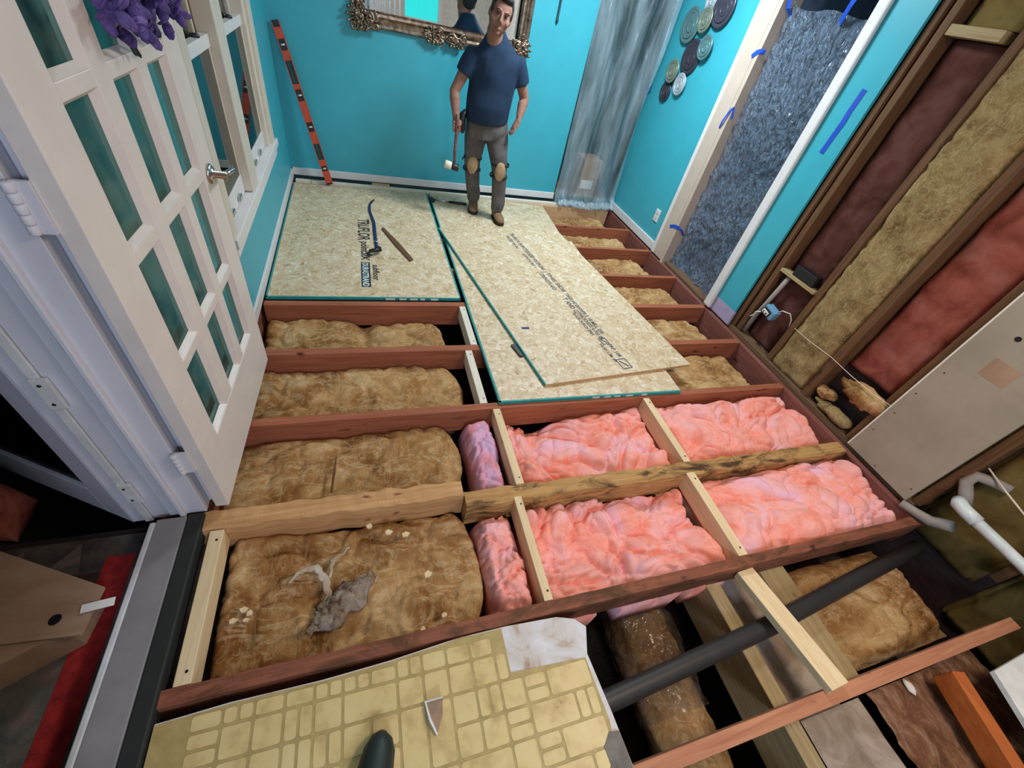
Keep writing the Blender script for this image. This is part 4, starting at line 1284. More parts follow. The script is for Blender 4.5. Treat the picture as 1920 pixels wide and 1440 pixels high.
tag(sheet2, 'clear plastic sheet draped loosely over the opening in the back right corner', 'plastic sheet')
bm = bmesh.new()
def bunch(u, v):
    a = 2 * PI * v
    x = 2.05 + .68 * u
    r = .035 + .022 * NZ(u * 14, math.cos(a), math.sin(a)) + .015 * NZ(u * 40, math.cos(a) * 3, math.sin(a) * 3)
    return V((x, 4.40 + .02 * math.sin(u * 9) + r * 1.3 * math.cos(a), .04 + r * math.sin(a)))
obj('bunched_hem', grid(70, 16, bunch)[0], M['film_bunch'], sheet2, True)

def tape(label, pts, wdt, nrm, curl=0.0):
    """strip of tape along pts, width wdt, lying against the surface whose normal is nrm"""
    nrm = V(nrm).normalized()
    bm = bmesh.new()
    L_ = []
    pts = [V(p) for p in pts]
    for i, p in enumerate(pts):
        tdir = (pts[min(i + 1, len(pts) - 1)] - pts[max(i - 1, 0)]).normalized()
        sd_ = tdir.cross(nrm).normalized() * (wdt / 2)
        L_.append([bm.verts.new(p + sd_ + nrm * .0006), bm.verts.new(p - sd_ + nrm * .0006), bm.verts.new(p - sd_), bm.verts.new(p + sd_)])
    for a, b in zip(L_, L_[1:]):
        for k in range(4):
            bm.faces.new((a[k], b[k], b[(k + 1) % 4], a[(k + 1) % 4]))
    bm.faces.new(L_[0])
    bm.faces.new(L_[-1][::-1])
    bmesh.ops.recalc_face_normals(bm, faces=bm.faces)
    return tag(obj('tape_strip', bm, M['bluetape']), label, 'tape', 'strips of blue masking tape')
NX = (-1, 0, 0)
tape('blue tape strip on the narrow turquoise wall right of the sheeted doorway', [(2.763, 2.262, 1.612), (2.763, 2.270, 1.50), (2.762, 2.268, 1.44), (2.763, 2.275, 1.38), (2.763, 2.285, 1.268)], .034, NX)
tape('blue tape high on the left casing holding the crinkled sheet', [(2.741, 3.262, 1.62), (2.741, 3.235, 1.645), (2.742, 3.205, 1.66), (2.78, 3.19, 1.66)], .030, NX)
tape('loosely curled blue tape halfway up the left casing', [(2.739, 3.255, 1.16), (2.728, 3.240, 1.21), (2.734, 3.225, 1.265), (2.739, 3.215, 1.305)], .016, NX)
tape('short blue tape folded round the left casing edge halfway up', [(2.740, 3.200, 1.315), (2.75, 3.196, 1.28), (2.765, 3.196, 1.24)], .026, NX)
tape('blue tape low on the left casing near the floor', [(2.740, 3.310, 0.318), (2.740, 3.25, 0.345), (2.741, 3.195, 0.355), (2.77, 3.165, 0.345), (2.80, 3.15, 0.30)], .030, NX)
tape('blue tape at the top left corner of the crinkled sheet', [(2.741, 3.175, 1.98), (2.775, 3.165, 1.90), (2.83, 3.155, 1.855)], .032, NX)
tape('blue tape at the top middle of the crinkled sheet', [(2.765, 2.655, 2.03), (2.79, 2.70, 1.955), (2.838, 2.755, 1.87)], .036, NX)
tape('thin blue tape at the right edge of the draped corner sheet', [(2.745, 4.535, 1.15), (2.745, 4.47, 1.195), (2.744, 4.44, 1.215)], .018, NX)
# box behind the draped sheet
t = thing('storage_box', (2.50, 4.85, 0.0), 'brown box with a white label standing behind the draped plastic', 'box')
obj('carton', box((2.385, 4.70, 0.002), (2.615, 4.95, 0.435), .004), M['card'], t)
obj('label', box((2.41, 4.697, 0.12), (2.56, 4.7005, 0.215)), M['paperwhite'], t)

# ================================================================== BACK WALL: MIRROR, PLATES, LEVEL
mr = thing('wall_mirror', (0.70, 4.53, 1.25), 'large mirror in an ornate carved silver-gold frame on the back wall', 'mirror')
obj('mirror_glass', box((0.08, 4.505, 1.335), (1.33, 4.512, 2.25)), M['mirror'], mr)
def moulding(a, b, inward):
    """frame side from a to b with a curved section"""
    a, b, inw = V(a), V(b), V(inward)
    t_ = (b - a).normalized()
    prof = [(0.0, 0.0), (0.0, .018), (.012, .030), (.030, .030), (.045, .020), (.060, .022), (.078, .036), (.094, .034), (.104, .022), (.112, .024), (.120, .012), (.120, 0)]
    bm = bmesh.new()
    A = [bm.verts.new(a + inw * d + V((0, -h, 0))) for d, h in prof]
    B = [bm.verts.new(b + inw * d + V((0, -h, 0))) for d, h in prof]
    for i in range(len(prof) - 1):
        bm.faces.new((A[i], A[i + 1], B[i + 1], B[i]))
    bm.faces.new(A)
    bm.faces.new(B[::-1])
    bmesh.ops.recalc_face_normals(bm, faces=bm.faces)
    return bm
fx0, fx1, fz0, fz1 = -0.030, 1.440, 1.225, 2.36
obj('frame_side', moulding((fx0, 4.534, fz0), (fx1, 4.534, fz0), (0, 0, 1)), M['gold'], mr)
obj('frame_side', moulding((fx0, 4.534, fz1), (fx1, 4.534, fz1), (0, 0, -1)), M['gold'], mr)
obj('frame_side', moulding((fx0, 4.534, fz0), (fx0, 4.534, fz1), (1, 0, 0)), M['gold'], mr)
obj('frame_side', moulding((fx1, 4.534, fz0), (fx1, 4.534, fz1), (-1, 0, 0)), M['gold'], mr)
rg = random.Random(5)
def scroll(bm, c, r, ang, turns=1.4, th=.010, flip=1):
    pts, rad = [], []
    n = 18
    for i in range(n):
        f = i / (n - 1)
        a = ang + flip * turns * 2 * PI * f
        q = r * (1 - .78 * f)
        pts.append((c[0] + q * math.cos(a), c[1] - .012 * f, c[2] + q * math.sin(a)))
        rad.append(th * (1 - .45 * f))
    limb(pts, rad, 7, (0, 1, 0), bm)
def leaf(bm, c, ang, ln, wd_):
    ca, sa = math.cos(ang), math.sin(ang)
    ball((c[0] + ca * ln / 2, c[1], c[2] + sa * ln / 2), (ln / 2, .010, wd_), bm, 8, ((ca, 0, sa), (0, 1, 0), (-sa, 0, ca)))
def cluster(cx, cz, w_, h_, n, mirror_x=True):
    bm = bmesh.new()
    for k in range(n):
        x, z = cx + rg.uniform(-w_, w_), cz + rg.uniform(-h_, h_)
        y = 4.497 - rg.uniform(0, .014)
        sg = 1 if x > cx else -1
        if k % 3 == 0:
            scroll(bm, (x, y, z), rg.uniform(.018, .034), rg.uniform(0, 6), rg.uniform(1, 1.6), rg.uniform(.006, .010), sg)
        elif k % 3 == 1:
            leaf(bm, (x, y, z), rg.uniform(-2.6, -0.5), rg.uniform(.03, .06), rg.uniform(.007, .012))
        else:
            ball((x, y - .004, z), rg.uniform(.007, .013), bm, 8)
    scroll(bm, (cx - w_ * .4, 4.492, cz), .042, 0.5, 1.5, .012, 1)
    scroll(bm, (cx + w_ * .4, 4.492, cz), .042, 2.6, 1.5, .012, -1)
    return bm
def fan(cx, cz, a0, a1, r):
    bm = bmesh.new()
    for k in range(9):
        a = a0 + (a1 - a0) * k / 8
        leaf(bm, (cx, 4.500, cz), a, r, .012)
        ball((cx + r * math.cos(a), 4.498, cz + r * math.sin(a)), .012, bm, 8)
    for k in range(5):
        ball((cx + rg.uniform(-.02, .05), 4.490, cz + rg.uniform(-.02, .05)), rg.uniform(.012, .018), bm, 8)
    return bm
obj('carved_corner', fan(0.030, 1.285, 1.6, 5.6, .085), M['gold'], mr, True)
obj('carved_corner', cluster(0.075, 1.285, .085, .065, 26), M['gold'], mr, True)
obj('carved_corner', fan(1.380, 1.285, -2.4, 1.5, .085), M['gold'], mr, True)
obj('carved_corner', cluster(1.365, 1.30, .07, .08, 26), M['gold'], mr, True)
obj('carved_crest', cluster(0.705, 1.255, .160, .045, 44), M['gold'], mr, True)
obj('carved_crest', cluster(1.395, 1.78, .045, .16, 40), M['gold'], mr, True)
obj('carved_crest', cluster(0.015, 1.78, .045, .16, 40), M['gold'], mr, True)
obj('carved_corner', cluster(0.03, 2.31, .08, .08, 22), M['gold'], mr, True)
obj('carved_corner', cluster(1.38, 2.31, .08, .08, 22), M['gold'], mr, True)

pl = [  # centre y, z, radius, offset from wall, material
    (4.174, 1.712, .128, .020, 0, 'blue-grey round tin plate with a raised rim, upper left of the plate cluster'),
    (3.975, 1.762, .088, .034, 1, 'small grey-green round plate between the blue-grey and the big dark plates'),
    (3.815, 1.850, .128, .020, 2, 'big dark mauve round plate, topmost on the right of the cluster'),
    (4.010, 1.885, .080, .012, 3, 'pale silver round plate at the top of the cluster'),
    (4.010, 1.515, .128, .012, 4, 'big dark plate in the middle of the cluster'),
    (3.838, 1.600, .088, .034, 0, 'small blue-grey plate on the right of the middle dark plate'),
    (4.178, 1.385, .092, .034, 1, 'grey-green plate low on the left of the cluster'),
    (4.205, 1.228, .082, .014, 4, 'dark plain round plate, lowest of the cluster'),
    (4.010, 1.316, .086, .024, 3, 'white and silver round plate, low on the right of the cluster'),
]
for y, z, r, off, mi, lb in pl:
    c = (2.770 - off, y, z)
    t = thing('wall_plate', c, lb, 'plate', 'round metal plates hung on the right wall')
    obj('dish', lathe(c, (-1, 0, 0), [(0, 0), (r, 0), (r, .004), (r * .92, .009), (r * .80, .006), (r * .74, .003), (r * .55, .005), (r * .3, .006), (0, .006)], 40), M['plate%d' % mi], t, True)
    obj('rim_ring', lathe(c, (-1, 0, 0), [(r * .70, .003), (r * .72, .008), (r * .66, .009), (r * .63, .005)], 40), M['plate%d' % mi], t, True)
    obj('centre_ring', lathe((c[0], c[1] - r * .1, c[2] - r * .05), (-1, 0, 0), [(r * .34, .005), (r * .34, .009), (r * .28, .009), (r * .26, .005)], 30), M['plate%d' % mi], t, True)

# spirit level leaning on the back wall
la, lb_ = V((-0.304, 4.395, 0.020)), V((-0.578, 4.515, 1.155))
ld = (lb_ - la).normalized()
lx = V((1, 0, 0)) - ld * ld.x
lx.normalize()
ly = ld.cross(lx)
lv = thing('spirit_level', la, 'long orange spirit level leaning in the corner against the back wall', 'level')
LL = (lb_ - la).length
def lbox(f0, f1, hw, hd, mt, name, par=None, dx=0.0, dy=0.0):
    c = la + ld * (LL * (f0 + f1) / 2) + lx * dx + ly * dy
    return obj(name, obox(c, (hw, hd, LL * (f1 - f0) / 2), (lx, ly, ld), .001), M[mt], par or lv)
holes = [(0.0, 0.03, 0), (0.10, 0.135, 1), (0.18, 0.29, 0), (0.37, 0.43, 1), (0.56, 0.63, 1), (0.66, 0.79, 0), (0.845, 0.905, 1), (0.965, 1.0, 2)]
lbox(0, 1, .0125, .004, 'orange', 'web')
for sx in (-1, 1):
    lbox(0.0, 1, .0028, .0125, 'orange', 'flange', None, sx * .0265)
segs = [(0.0, .10), (.135, .18), (.29, .37), (.43, .56), (.63, .66), (.79, .845), (.905, .965)]
for a, b in segs:
    lbox(a, b, .0245, .011, 'orange', 'body_segment')
for a, b in ((.18, .29), (.66, .79)):
    for sx in (-1, 1):
        lbox(a, b, .004, .0115, 'black', 'hand_hole_rim', None, sx * .019)
    lbox(a, b, .012, .0045, 'closet', 'hand_hole')
for a, b in ((.10, .135), (.37, .43), (.56, .63), (.845, .905)):
    v_ = lbox(a, b, .0240, .0105, 'black', 'vial_block')
    cc = la + ld * (LL * (a + b) / 2)
    obj('vial', limb([cc - lx * .014 - ly * .012, cc + lx * .014 - ly * .012], .006, 10, ld), M['vial'], v_, True)
    obj('vial', limb([cc - lx * .014 + ly * .012, cc + lx * .014 + ly * .012], .006, 10, ld), M['vial'], v_, True)
lbox(.965, 1.0, .0265, .012, 'black', 'end_cap')
lbox(0, .012, .0265, .012, 'black', 'end_cap')
tag(obj('hanging_rod', limb([(1.668, 4.525, 2.3), (1.669, 4.525, 1.54), (1.670, 4.525, 1.53), (1.672, 4.525, 1.505)], [.007, .009, .013, .002], 10), M['closet'], smooth=True), 'thin dark hanging rod with a pointed tip, right of the mirror', 'rod')

# ================================================================== TOOLS ON THE BOARDS
zb = 0.019
t = thing('pry_bar', (0.05, 3.5, zb), 'blue pry bar with a black hooked end lying across the print', 'pry bar')
def pp(*a):
    return [V(q) for q in a]
obj('shaft', limb(pp((.075, 4.075, zb + .012), (.040, 3.98, zb + .008), (.036, 3.85, zb + .007), (.064, 3.62, zb + .007), (.066, 3.30, zb + .007), (.072, 3.16, zb + .010)), [(.004, .003), (.010, .004), (.011, .005), (.013, .006), (.013, .006), (.013, .007)], 8, (1, 0, 0)), M['bluesteel'], t, True)
obj('claw_tip', limb(pp((.084, 4.09, zb + .016), (.075, 4.07, zb + .012), (.055, 4.03, zb + .010)), [(.002, .002), (.009, .004), (.012, .005)], 8, (1, 0, 0)), M['black'], t, True)
obj('hook', limb(pp((.072, 3.17, zb + .015), (.088, 3.13, zb + .022), (.090, 3.095, zb + .034), (.060, 3.075, zb + .038), (.020, 3.07, zb + .030), (.000, 3.045, zb + .022), (.03, 3.035, zb + .014)), [(.015, .010), (.019, .013), (.020, .014), (.020, .013), (.020, .012), (.018, .008), (.012, .005)], 8, (0, 1, 0)), M['black'], t, True)
obj('scratch_band', limb(pp((.067, 3.285, zb + .0075), (.068, 3.262, zb + .0075)), [(.0136, .0066)] * 2, 8, (1, 0, 0)), M['chrome'], t, True)
bm = prism([(.122, 3.515), (.140, 3.522), (.240, 3.28), (.330, 3.012), (.304, 2.985), (.205, 3.25)], zb, zb + .012)
tag(obj('wood_stake', bm, M['studwood']), 'brown pointed wood stake lying beside the pry bar', 'stake')
t = thing('claw_hammer', (0.8, 4.18, zb), 'small claw hammer with a black grip on the board left of the man', 'hammer')
obj('head', limb(pp((.628, 4.285, zb + .012), (.630, 4.25, zb + .015), (.634, 4.20, zb + .016), (.634, 4.165, zb + .014)), [(.006, .004), (.011, .010), (.016, .015), (.016, .014)], 10), M['steel'], t, True)
obj('shaft', limb(pp((.632, 4.215, zb + .014), (.73, 4.195, zb + .013), (.80, 4.185, zb + .012)), [.009, .008, .009], 10), M['chrome'], t, True)
obj('grip', limb(pp((.795, 4.186, zb + .012), (.87, 4.176, zb + .013), (.955, 4.166, zb + .013), (.965, 4.165, zb + .013)), [(.012, .011), (.015, .012), (.016, .012), (.010, .009)], 10), M['black'], t, True)

# ================================================================== PORCH THINGS
t = thing('porch_rug', (-1.1, 0.5, -0.1), 'dark porch rug with a red band along its edge, outside the left doorway', 'rug')
obj('rug_field', box((-1.9, -0.6, -0.10), (-0.815, 0.905, -0.094)), M['rug_grey'], t)
obj('red_band', box((-0.955, -0.6, -0.094), (-0.868, 0.972 - .02, -0.0925)), M['rug_red'], t)
obj('charcoal_band', box((-1.9, 0.90, -0.10), (-0.83, 1.035, -0.0935)), M['rug_dark'], t)
for k in range(5):
    x = -1.02 - .16 * k
    bm = prism([(x, .905), (x - .12, .905), (x - .03, 1.02)], -0.0935, -0.0925)
    obj('grey_triangle', bm, M['rug_grey'], t)
obj('blue_patch', box((-1.08, .84, -.094), (-.957, .90, -.0928)), M['darkcoat'], t)
t = thing('cardboard_box', (-1.05, 0.75, -0.09), 'brown cardboard box with a hand hole and white tape, left of the threshold', 'box')
top = [V((-1.24, .985, .05)), V((-0.853, 0.774, .05)), V((-0.867, 0.637, .05)), V((-1.25, 0.668, .05))]
bm = bmesh.new()
a = [bm.verts.new(p) for p in top]
b = [bm.verts.new(p - V((0, 0, .012))) for p in top]
bm.faces.new(a)
bm.faces.new(b[::-1])
for i in range(4):
    bm.faces.new((a[i], b[i], b[(i + 1) % 4], a[(i + 1) % 4]))
bmesh.ops.recalc_face_normals(bm, faces=bm.faces)
obj('top_flap', bm, M['card'], t)
bm = prism([(-1.23, .965), (-0.90, 0.775), (-0.915, 0.66), (-1.0, 0.62), (-1.24, 0.50)], -0.09, 0.036)
obj('carton', bm, M['card'], t)
obj('hand_hole', lathe((-0.945, .695, .0505), (0, 0, 1), [(0, 0), (.016, 0), (.015, .001), (0, .001)], 16), M['black'], t)
tag(obj('paper_label', obox((-0.848, 0.716, .0535), (.040, .013, .001), (V((.98, .12, -.04)), V((-.12, .98, 0)), V((.04, 0, 1)))), M['paperwhite']), 'white paper strip stuck on the right edge of the cardboard box', 'paper')
# storm door standing open outwards
sa, sb_ = V((-0.885, 1.075, 0)), V((-1.62, 1.535, 0))
st = thing('storm_door', sa, 'white framed storm door with dark glass standing open outside', 'door')
sdv = (sb_ - sa).normalized()
snv = V((sdv.y, -sdv.x, 0))
def stb(s0, s1, z0, z1, mt, nm):
    obj(nm, obox(sa + sdv * (s0 + s1) / 2 + V((0, 0, (z0 + z1) / 2)), ((s1 - s0) / 2, .016, (z1 - z0) / 2), (sdv, snv, V((0, 0, 1))), .003), M[mt], st)
stb(0, .11, -.06, 2.05, 'jamb', 'stile')
stb(.76, .86, -.06, 2.05, 'jamb', 'stile')
stb(.11, .76, -.06, .10, 'jamb', 'rail')
stb(.11, .76, 1.95, 2.05, 'jamb', 'rail')
obj('pane', obox(sa + sdv * .435 + V((0, 0, 1.02)), (.33, .003, .93), (sdv, snv, V((0, 0, 1)))), M['g_storm'], st)
t = tag(obj('insulation_bundle', pillow(-1.62, -1.25, 1.07, 1.235, 0.22, -0.095, .05, 17, 6, 30, 24, .1, .16), M['redwool'], smooth=True), 'bundle of dusty pink insulation on the porch at the left edge of the photo', 'insulation')

# purple flowers hanging on the French door
wr = thing('flower_wreath', (-0.5, 1.72, 1.5), 'bunch of purple artificial flowers hanging on the French door', 'flowers')
rf = random.Random(3)
def flower_center(i):
    return dpt(0.57 + rf.uniform(-.24, .13), 1.50 + rf.uniform(-.11, .18), rf.uniform(.012, .07))
for i in range(46):
    c = flower_center(i)
    bm = bmesh.new()
    for k in range(7):
        ca = rf.uniform(0, 6.28)
        dr = (dS * math.cos(ca) + V((0, 0, 1)) * math.sin(ca) + dN * rf.uniform(-.1, .8)).normalized()
        h, kk = frame_dirs(dr, (rf.random(), rf.random(), rf.random()))
        ln = rf.uniform(.022, .040)
        ball(c + dr * ln * .6, (ln * .6, .013, .004), bm, 8, (dr, h, kk))
    obj('flower', bm, M['purple'], wr, True)
for i in range(9):
    c = dpt(0.56 + rf.uniform(-.14, .20), 1.44 + rf.uniform(-.05, .08), .012)
    dr = (V((0, 0, -1)) + dS * rf.uniform(-.7, .7) + dN * .2).normalized()
    h, kk = frame_dirs(dr, (rf.random(), rf.random(), 0))
    obj('leaf', ball(c + dr * .02, (.026, .007, .003), None, 8, (dr, h, kk)), M['leafdark'], wr, True)

# ceiling fixture that lights the room (above the frame)
t = thing('ceiling_fixture', (1.75, 3.25, H2), 'round white ceiling light over the strand boards', 'ceiling light')
obj('canopy', lathe((1.75, 3.25, H2 - .0), (0, 0, -1), [(0, 0), (.2, 0), (.2, .03), (.12, .05), (0, .05)], 30), M['white'], t, True)

# ================================================================== THE MAN
P = thing('person', (1.09, 3.98, 0.018), 'man in navy T-shirt, grey work trousers and tan boots, standing with a mallet in hand', 'person')
E_ = V((0.975, -0.22, 0))                        # towards picture right
Fw = V((-0.22, -0.975, 0))                       # the way he faces
# --- head frame
Hc = V((0.990, 3.852, 1.503))
HU = V((0.24, -0.12, 0.96)).normalized()
HF = (V((-0.16, -0.97, -0.10)) - HU * V((-0.16, -0.97, -0.10)).dot(HU)).normalized()
HR = HF.cross(HU).normalized()
if HR.x < 0:
    HR = -HR
def hp(u, f, w_):
    return Hc + HR * u + HF * f + HU * w_
ax = (HR, HF, HU)
bm = bmesh.new()
ball(hp(0, -.012, .030), (.077, .090, .088), bm, 22, ax)            # skull
ball(hp(0, .012, -.020), (.075, .072, .085), bm, 20, ax)            # face
limb([hp(0, .02, -.02), hp(0, .030, -.070), hp(0, .036, -.098)], [(.072, .055), (.063, .048), (.042, .032)], 14, HR, bm)   # jaw, chin
ball(hp(0, .068, -.092), (.024, .014, .016), bm, 10, ax)
limb([hp(0, .082, .022), hp(0, .096, -.008), hp(0, .108, -.026)], [(.009, .010), (.011, .012), (.013, .012)], 10, HR, bm)   # nose
for sg in (-1, 1):
    ball(hp(sg * .012, .096, -.030), (.010, .010, .008), bm, 8, ax)
    ball(hp(sg * .030, .074, .030), (.026, .012, .008), bm, 10, ax)      # brow ridge
    ball(hp(sg * .046, .056, -.022), (.026, .020, .024), bm, 10, ax)     # cheek
    ball(hp(sg * .079, -.010, -.005), (.010, .020, .032), bm, 10, ax)    # ear
ball(hp(0, .080, -.062), (.022, .010, .006), bm, 8, ax)
ball(hp(0, .078, -.070), (.018, .010, .006), bm, 8, ax)
# --- neck and trunk
nb = V((0.992, 3.915, 1.315))
limb([nb + V((.006, .01, -.05)), nb, hp(0, -.018, -.09), hp(0, -.02, -.02)], [(.085, .070), (.066, .064), (.060, .058), (.05, .05)], 16, E_, bm)
limb([(1.018, 3.955, .74), (1.018, 3.952, .84), (1.006, 3.945, .94), (1.012, 3.94, 1.06), (1.015, 3.935, 1.16), (1.012, 3.93, 1.235), (1.003, 3.922, 1.285)],
     [(.155, .105), (.160, .112), (.160, .115), (.165, .115), (.172, .110), (.155, .090), (.09, .07)], 18, E_, bm)
SR, SL = V((0.838, 3.955, 1.235)), V((1.190, 3.905, 1.235))
ER, WR_, HRt = V((0.722, 3.960, 0.990)), V((0.738, 3.905, 0.832)), V((0.748, 3.888, 0.765))
EL, WL_, HLt = V((1.298, 3.935, 1.022)), V((1.262, 3.872, 0.895)), V((1.226, 3.842, 0.835))
def arm(S, Ej, W):
    limb([S, S.lerp(Ej, .35), S.lerp(Ej, .8), Ej, Ej.lerp(W, .3), Ej.lerp(W, .75), W], [.052, .048, .041, .040, .042, .033, (.028, .023)], 14, (1, 0, 0), bm)
arm(SR, ER, WR_)
arm(SL, EL, WL_)
# --- legs inside the trousers
KR, AR = V((0.938, 3.995, .465)), V((1.018, 4.115, .105))
KL, AL = V((1.163, 3.880, .465)), V((1.208, 3.900, .105))
limb([(.935, 3.965, .76), (.938, 3.98, .62), KR, (.985, 4.06, .28), AR], [.078, .070, .052, .050, .040], 14, (1, 0, 0), bm)
limb([(1.105, 3.945, .76), (1.135, 3.91, .62), KL, (1.188, 3.888, .28), AL], [.078, .070, .052, .050, .040], 14, (1, 0, 0), bm)
# --- right hand closed round the mallet handle (handle runs up and down at HX)
HX = V((0.748, 3.868, 0))
limb([WR_ + V((.000, 0, .015)), V((.741, 3.897, .805)), V((.744, 3.893, .765)), V((.748, 3.889, .728))], [(.028, .020), (.038, .017), (.040, .016), (.032, .013)], 12, (0.55, -.8, 0), bm)
for k, (z, r) in enumerate(((.792, .0095), (.770, .0100), (.748, .0096), (.728, .0085))):
    pts = []
    for a in (-2.6, -1.75, -0.9, 0.0, 0.85, 1.5):
        rr = .026 if a > -2.2 else .033
        pts.append(V((HX.x + rr * math.cos(PI / 2 - a - .6) * 1.0, HX.y - rr * math.sin(PI / 2 - a - .6) * -1.0, z - .002 * a)))
    limb(pts, [r * 1.08, r * 1.05, r, r * .95, r * .9, r * .7], 9, (0, 0, 1), bm)
limb([V((.758, 3.895, .812)), V((.776, 3.880, .800)), V((.772, 3.856, .788)), V((.752, 3.842, .780))], [.013, .012, .0105, .008], 9, (0, 0, 1), bm)
# --- left hand, thumb hooked in the pocket, fingers hanging curled
pd_ = (HLt - WL_).normalized()
limb([WL_ - pd_ * .01, WL_ + pd_ * .03, HLt, HLt + pd_ * .028], [(.026, .020), (.036, .016), (.040, .015), (.034, .012)], 12, (.5, -.5, .7), bm)
side = V((.55, -.55, .62))
side = (side - pd_ * side.dot(pd_)).normalized()
back_ = pd_.cross(side)
if back_.y > 0:
    back_ = -back_
for k, (o_, ln, r) in enumerate(((.029, .060, .0090), (.010, .068, .0095), (-.009, .062, .0090), (-.027, .050, .0080))):
    b0 = HLt + pd_ * .015 + side * o_
    c1 = b0 + pd_ * ln * .42
    c2 = c1 + (pd_ * .75 + V((-.35, .25, -.45))).normalized() * ln * .34
    c3 = c2 + (pd_ * .3 + V((-.3, .45, -.7))).normalized() * ln * .28
    limb([b0 - pd_ * .02, b0, c1, c2, c3], [r, r, r * .98, r * .88, r * .65], 9, back_, bm)
tb = WL_ + pd_ * .026 + side * .030
limb([tb - side * .012, tb + side * .010 + pd_ * .014, tb + side * .010 + pd_ * .042 + V((-.006, 0, -.01)), tb + pd_ * .062 + V((-.012, 0, -.02))], [.013, .012, .0105, .0075], 9, back_, bm)
remeshed('body', bm, M['skin'], P, 0.0052, 4)
# --- face details
for sg in (-1, 1):
    ey = obj('eye', ball(hp(sg * .031, .0775, .012), (.0105, .006, .0050), None, 10, ax), M['eye'], P, True)
    obj('eyebrow', limb([hp(sg * .012, .090, .031), hp(sg * .032, .089, .037), hp(sg * .052, .074, .031)], [.0028, .0036, .002], 7, HU), M['hair'], P, True)
obj('mouth', limb([hp(-.024, .084, -.064), hp(0, .0925, -.066), hp(.024, .084, -.064)], [.0015, .003, .0015], 7, HU), M['lip'], P, True)
# --- hair: cap over the crown, sides and back
bm = bmesh.new()
ball(hp(0, -.022, .040), (.084, .094, .088), bm, 24, ax)
for v in bm.verts:
    q = v.co - Hc
    u_, f_, w_ = q.dot(HR), q.dot(HF), q.dot(HU)
    lim = .080 if f_ > .035 else (.028 if f_ > .0 else (-.012 if f_ > -.035 else -.055))
    if w_ < lim:
        d = lim - w_
        v.co += HU * min(d, .09) * .9
        v.co -= (HR * u_ + HF * f_) * .12
ball(hp(-.071, .018, .024), (.012, .022, .034), bm, 10, ax)
ball(hp(.071, .018, .024), (.012, .022, .034), bm, 10, ax)
ball(hp(0, .030, .102), (.060, .050, .024), bm, 14, ax)
ball(hp(0, -.068, -.012), (.060, .030, .055), bm, 14, ax)
remeshed('hair', bm, M['hair'], P, 0.005, 4)
# --- T-shirt
bm = bmesh.new()
limb([(1.008, 3.948, .815), (1.004, 3.945, .86), (1.004, 3.942, .94), (1.012, 3.938, 1.05), (1.016, 3.934, 1.15), (1.016, 3.930, 1.215), (1.012, 3.930, 1.262), (1.008, 3.930, 1.312), (1.000, 3.928, 1.358), (.996, 3.926, 1.395), (.994, 3.924, 1.422)],
     [(.176, .132), (.182, .138), (.184, .144), (.184, .136), (.192, .128), (.194, .118), (.182, .108), (.142, .098), (.098, .086), (.074, .078), (.067, .074)], 26, E_, bm)
for v in bm.verts:
    if v.co.z > 1.28:
        v.co.z -= max(0, (v.co - V((1.0, 3.925, 1.3))).dot(Fw)) * .40 * min(1, (v.co.z - 1.28) / .10)
def sleeve(S, Ej):
    d_ = (Ej - S).normalized()
    limb([S + (V((1.01, 3.93, 1.27)) - S) * .35, S + V((0, 0, .006)), S + d_ * .06, S + d_ * .135], [(.060, .066), (.072, .072), (.068, .072), (.066, .070)], 18, (1, 0, 0), bm)
sleeve(SR, ER)
sleeve(SL, EL)
for v in bm.verts:
    v.co += V((1, 1, 0)) * (.010 * NZ(v.co.x * 12, v.co.y * 12, v.co.z * 10))
remeshed('t_shirt', bm, M['shirt'], P, 0.0075, 16)
# --- trousers
bm = bmesh.new()
limb([(1.008, 3.950, .880), (1.014, 3.952, .82), (1.018, 3.954, .76), (1.020, 3.956, .70)], [(.160, .112), (.176, .124), (.184, .128), (.172, .118)], 22, E_, bm)
limb([(.932, 3.965, .76), (.934, 3.975, .66), (.936, 3.985, .57), KR + V((0, 0, .01)), (.956, 4.03, .37), (.982, 4.065, .26), (1.006, 4.10, .17), AR + V((-.002, -.005, .005))], [.098, .092, .083, .074, .068, .066, .064, .060], 18, (1, 0, 0), bm)
limb([(1.104, 3.945, .76), (1.122, 3.925, .66), (1.142, 3.90, .57), KL + V((0, 0, .01)), (1.178, 3.882, .37), (1.190, 3.885, .26), (1.200, 3.893, .17), AL + V((0, 0, .005))], [.098, .092, .083, .074, .068, .066, .064, .060], 18, (1, 0, 0), bm)
for v in bm.verts:
    v.co += V((1, 1, 0)) * (.015 * NZ(v.co.x * 9, v.co.y * 9, v.co.z * 24))
remeshed('trousers', bm, M['trouser'], P, 0.0075, 8)
# --- knee pads
for K, fx in ((KR, V((-.18, -.98, .05))), (KL, V((-.16, -.98, .05)))):
    f_ = fx.normalized()
    h, kk = frame_dirs(f_, (1, 0, 0))
    c = K + f_ * .070 + V((0, 0, .005))
    bmk = ball(c, (.048, .026, .078), None, 16, (h, f_, V((0, 0, 1))))
    kp = obj('knee_pad', bmk, M['pad'], P, True)
    for dz in (.055, -.045):
        obj('strap', limb([K + V((0, 0, dz)) + V((math.cos(a), math.sin(a), 0)) * .079 for a in [2 * PI * q / 18 for q in range(19)]], [(.011, .004)] * 19, 6, (0, 0, 1)), M['black'], kp, True)
obj('strap_end', limb([KR + V((-.075, -.03, .06)), KR + V((-.098, -.05, .055)), KR + V((-.106, -.055, .035))], [.008, .008, .004], 7, (0, 1, 0)), M['black'], P, True)
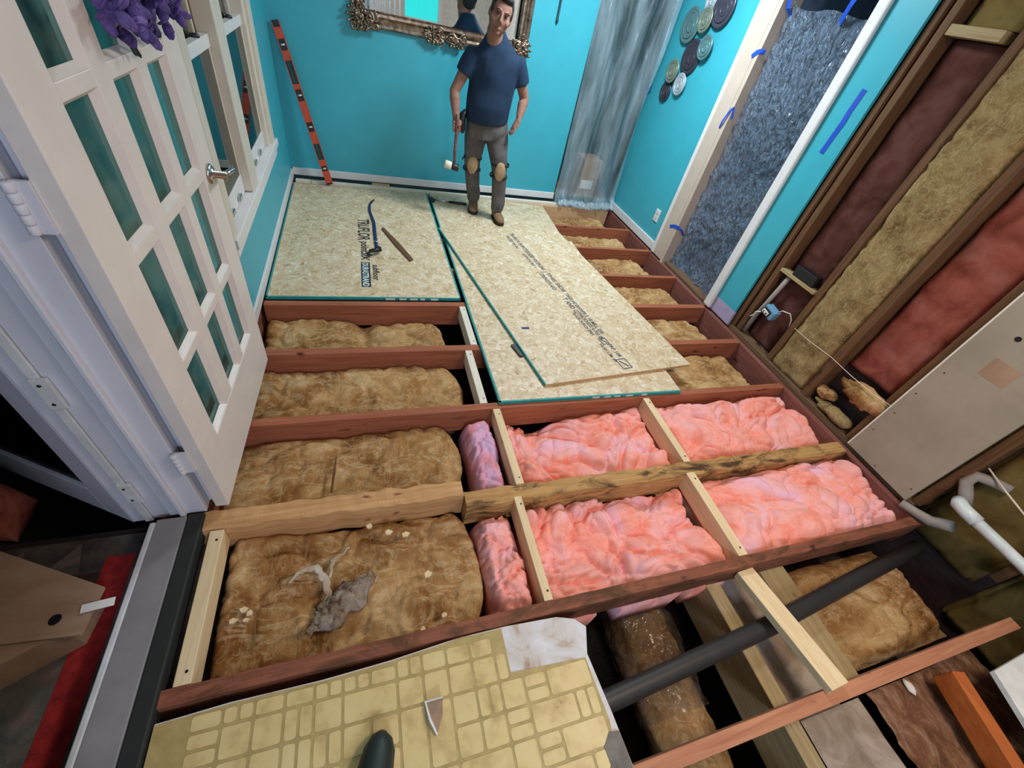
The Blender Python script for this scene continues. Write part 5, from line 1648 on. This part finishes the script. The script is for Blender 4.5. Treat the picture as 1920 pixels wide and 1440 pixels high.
# --- tool pouch
tp = obj('tool_pouch', limb([(.822, 3.935, .875), (.800, 3.928, .845), (.795, 3.922, .78), (.800, 3.918, .735), (.812, 3.918, .718)], [(.018, .030), (.028, .038), (.032, .042), (.028, .036), (.012, .018)], 12, (1, 0, 0)), M['black'], P, True)
obj('belt', limb([V((1.010, 3.950, .872)) + E_ * (.170 * math.cos(a)) + Fw * (.124 * math.sin(a)) for a in [2 * PI * k / 28 for k in range(29)]], [(.016, .006)] * 29, 8, (0, 0, 1)), M['black'], P, True)
# --- boots
for A, fd in ((AR, V((-.16, -.987, 0))), (AL, V((.05, -.998, 0)))):
    fd = fd.normalized()
    sd_ = V((-fd.y, fd.x, 0))
    bx_, by_ = A.x, A.y
    def bp(a, z):
        return V((bx_ + fd.x * a, by_ + fd.y * a, z))
    bm = bmesh.new()
    limb([bp(-.005, .155), bp(-.008, .11), bp(0, .07)], [(.050, .052), (.048, .054), (.046, .05)], 16, sd_, bm)
    limb([bp(-.068, .065), bp(-.058, .062), bp(-.02, .066), bp(.04, .070), bp(.09, .062), bp(.13, .056), bp(.158, .052), bp(.168, .050)],
         [(.022, .022), (.036, .030), (.042, .036), (.044, .036), (.046, .030), (.043, .026), (.030, .020), (.012, .012)], 18, sd_, bm)
    bt = remeshed('boot', bm, M['boot'], P, 0.006, 3)
    pts = [(bp(a, 0) + sd_ * o_) for a, o_ in ((-.07, .018), (-.05, .036), (.0, .042), (.06, .044), (.11, .049), (.15, .036), (.172, .014), (.172, -.014), (.15, -.036), (.11, -.049), (.06, -.044), (0, -.042), (-.05, -.036), (-.07, -.018))]
    obj('sole', prism([(p.x, p.y) for p in pts], .0185, .040), M['sole'], bt)
    for k in range(3):
        c = bp(.045 + .022 * k, .108 - .012 * k)
        obj('lace', limb([c - sd_ * .026 - V((0, 0, .006)), c + V((0, 0, .002)), c + sd_ * .026 - V((0, 0, .006))], .003, 6, (0, 0, 1)), M['pad'], bt)

# mallet in his right hand
t = thing('mallet', (0.745, 3.868, 0.45), 'mallet with a reddish handle and pale head, held by the man', 'mallet')
obj('handle', limb([(.750, 3.868, .850), (.748, 3.868, .80), (.748, 3.868, .70), (.747, 3.870, .60), (.750, 3.870, .475)], [.013, .0145, .014, .013, .012], 12), M['handle'], t, True)
hm = obj('head', limb([(.790, 3.862, .452), (.782, 3.863, .453), (.745, 3.868, .461), (.730, 3.870, .463)], [.026, .030, .030, .028], 16, (0, 0, 1)), M['black'], t, True)
obj('pale_face', limb([(.731, 3.870, .463), (.722, 3.872, .464), (.678, 3.877, .472), (.670, 3.878, .474)], [.029, .032, .032, .028], 16, (0, 0, 1)), M['malletwhite'], t, True)
obj('steel_ring', limb([(.789, 3.861, .451), (.794, 3.860, .450)], [.020, .018], 14, (0, 0, 1)), M['chrome'], hm, True)
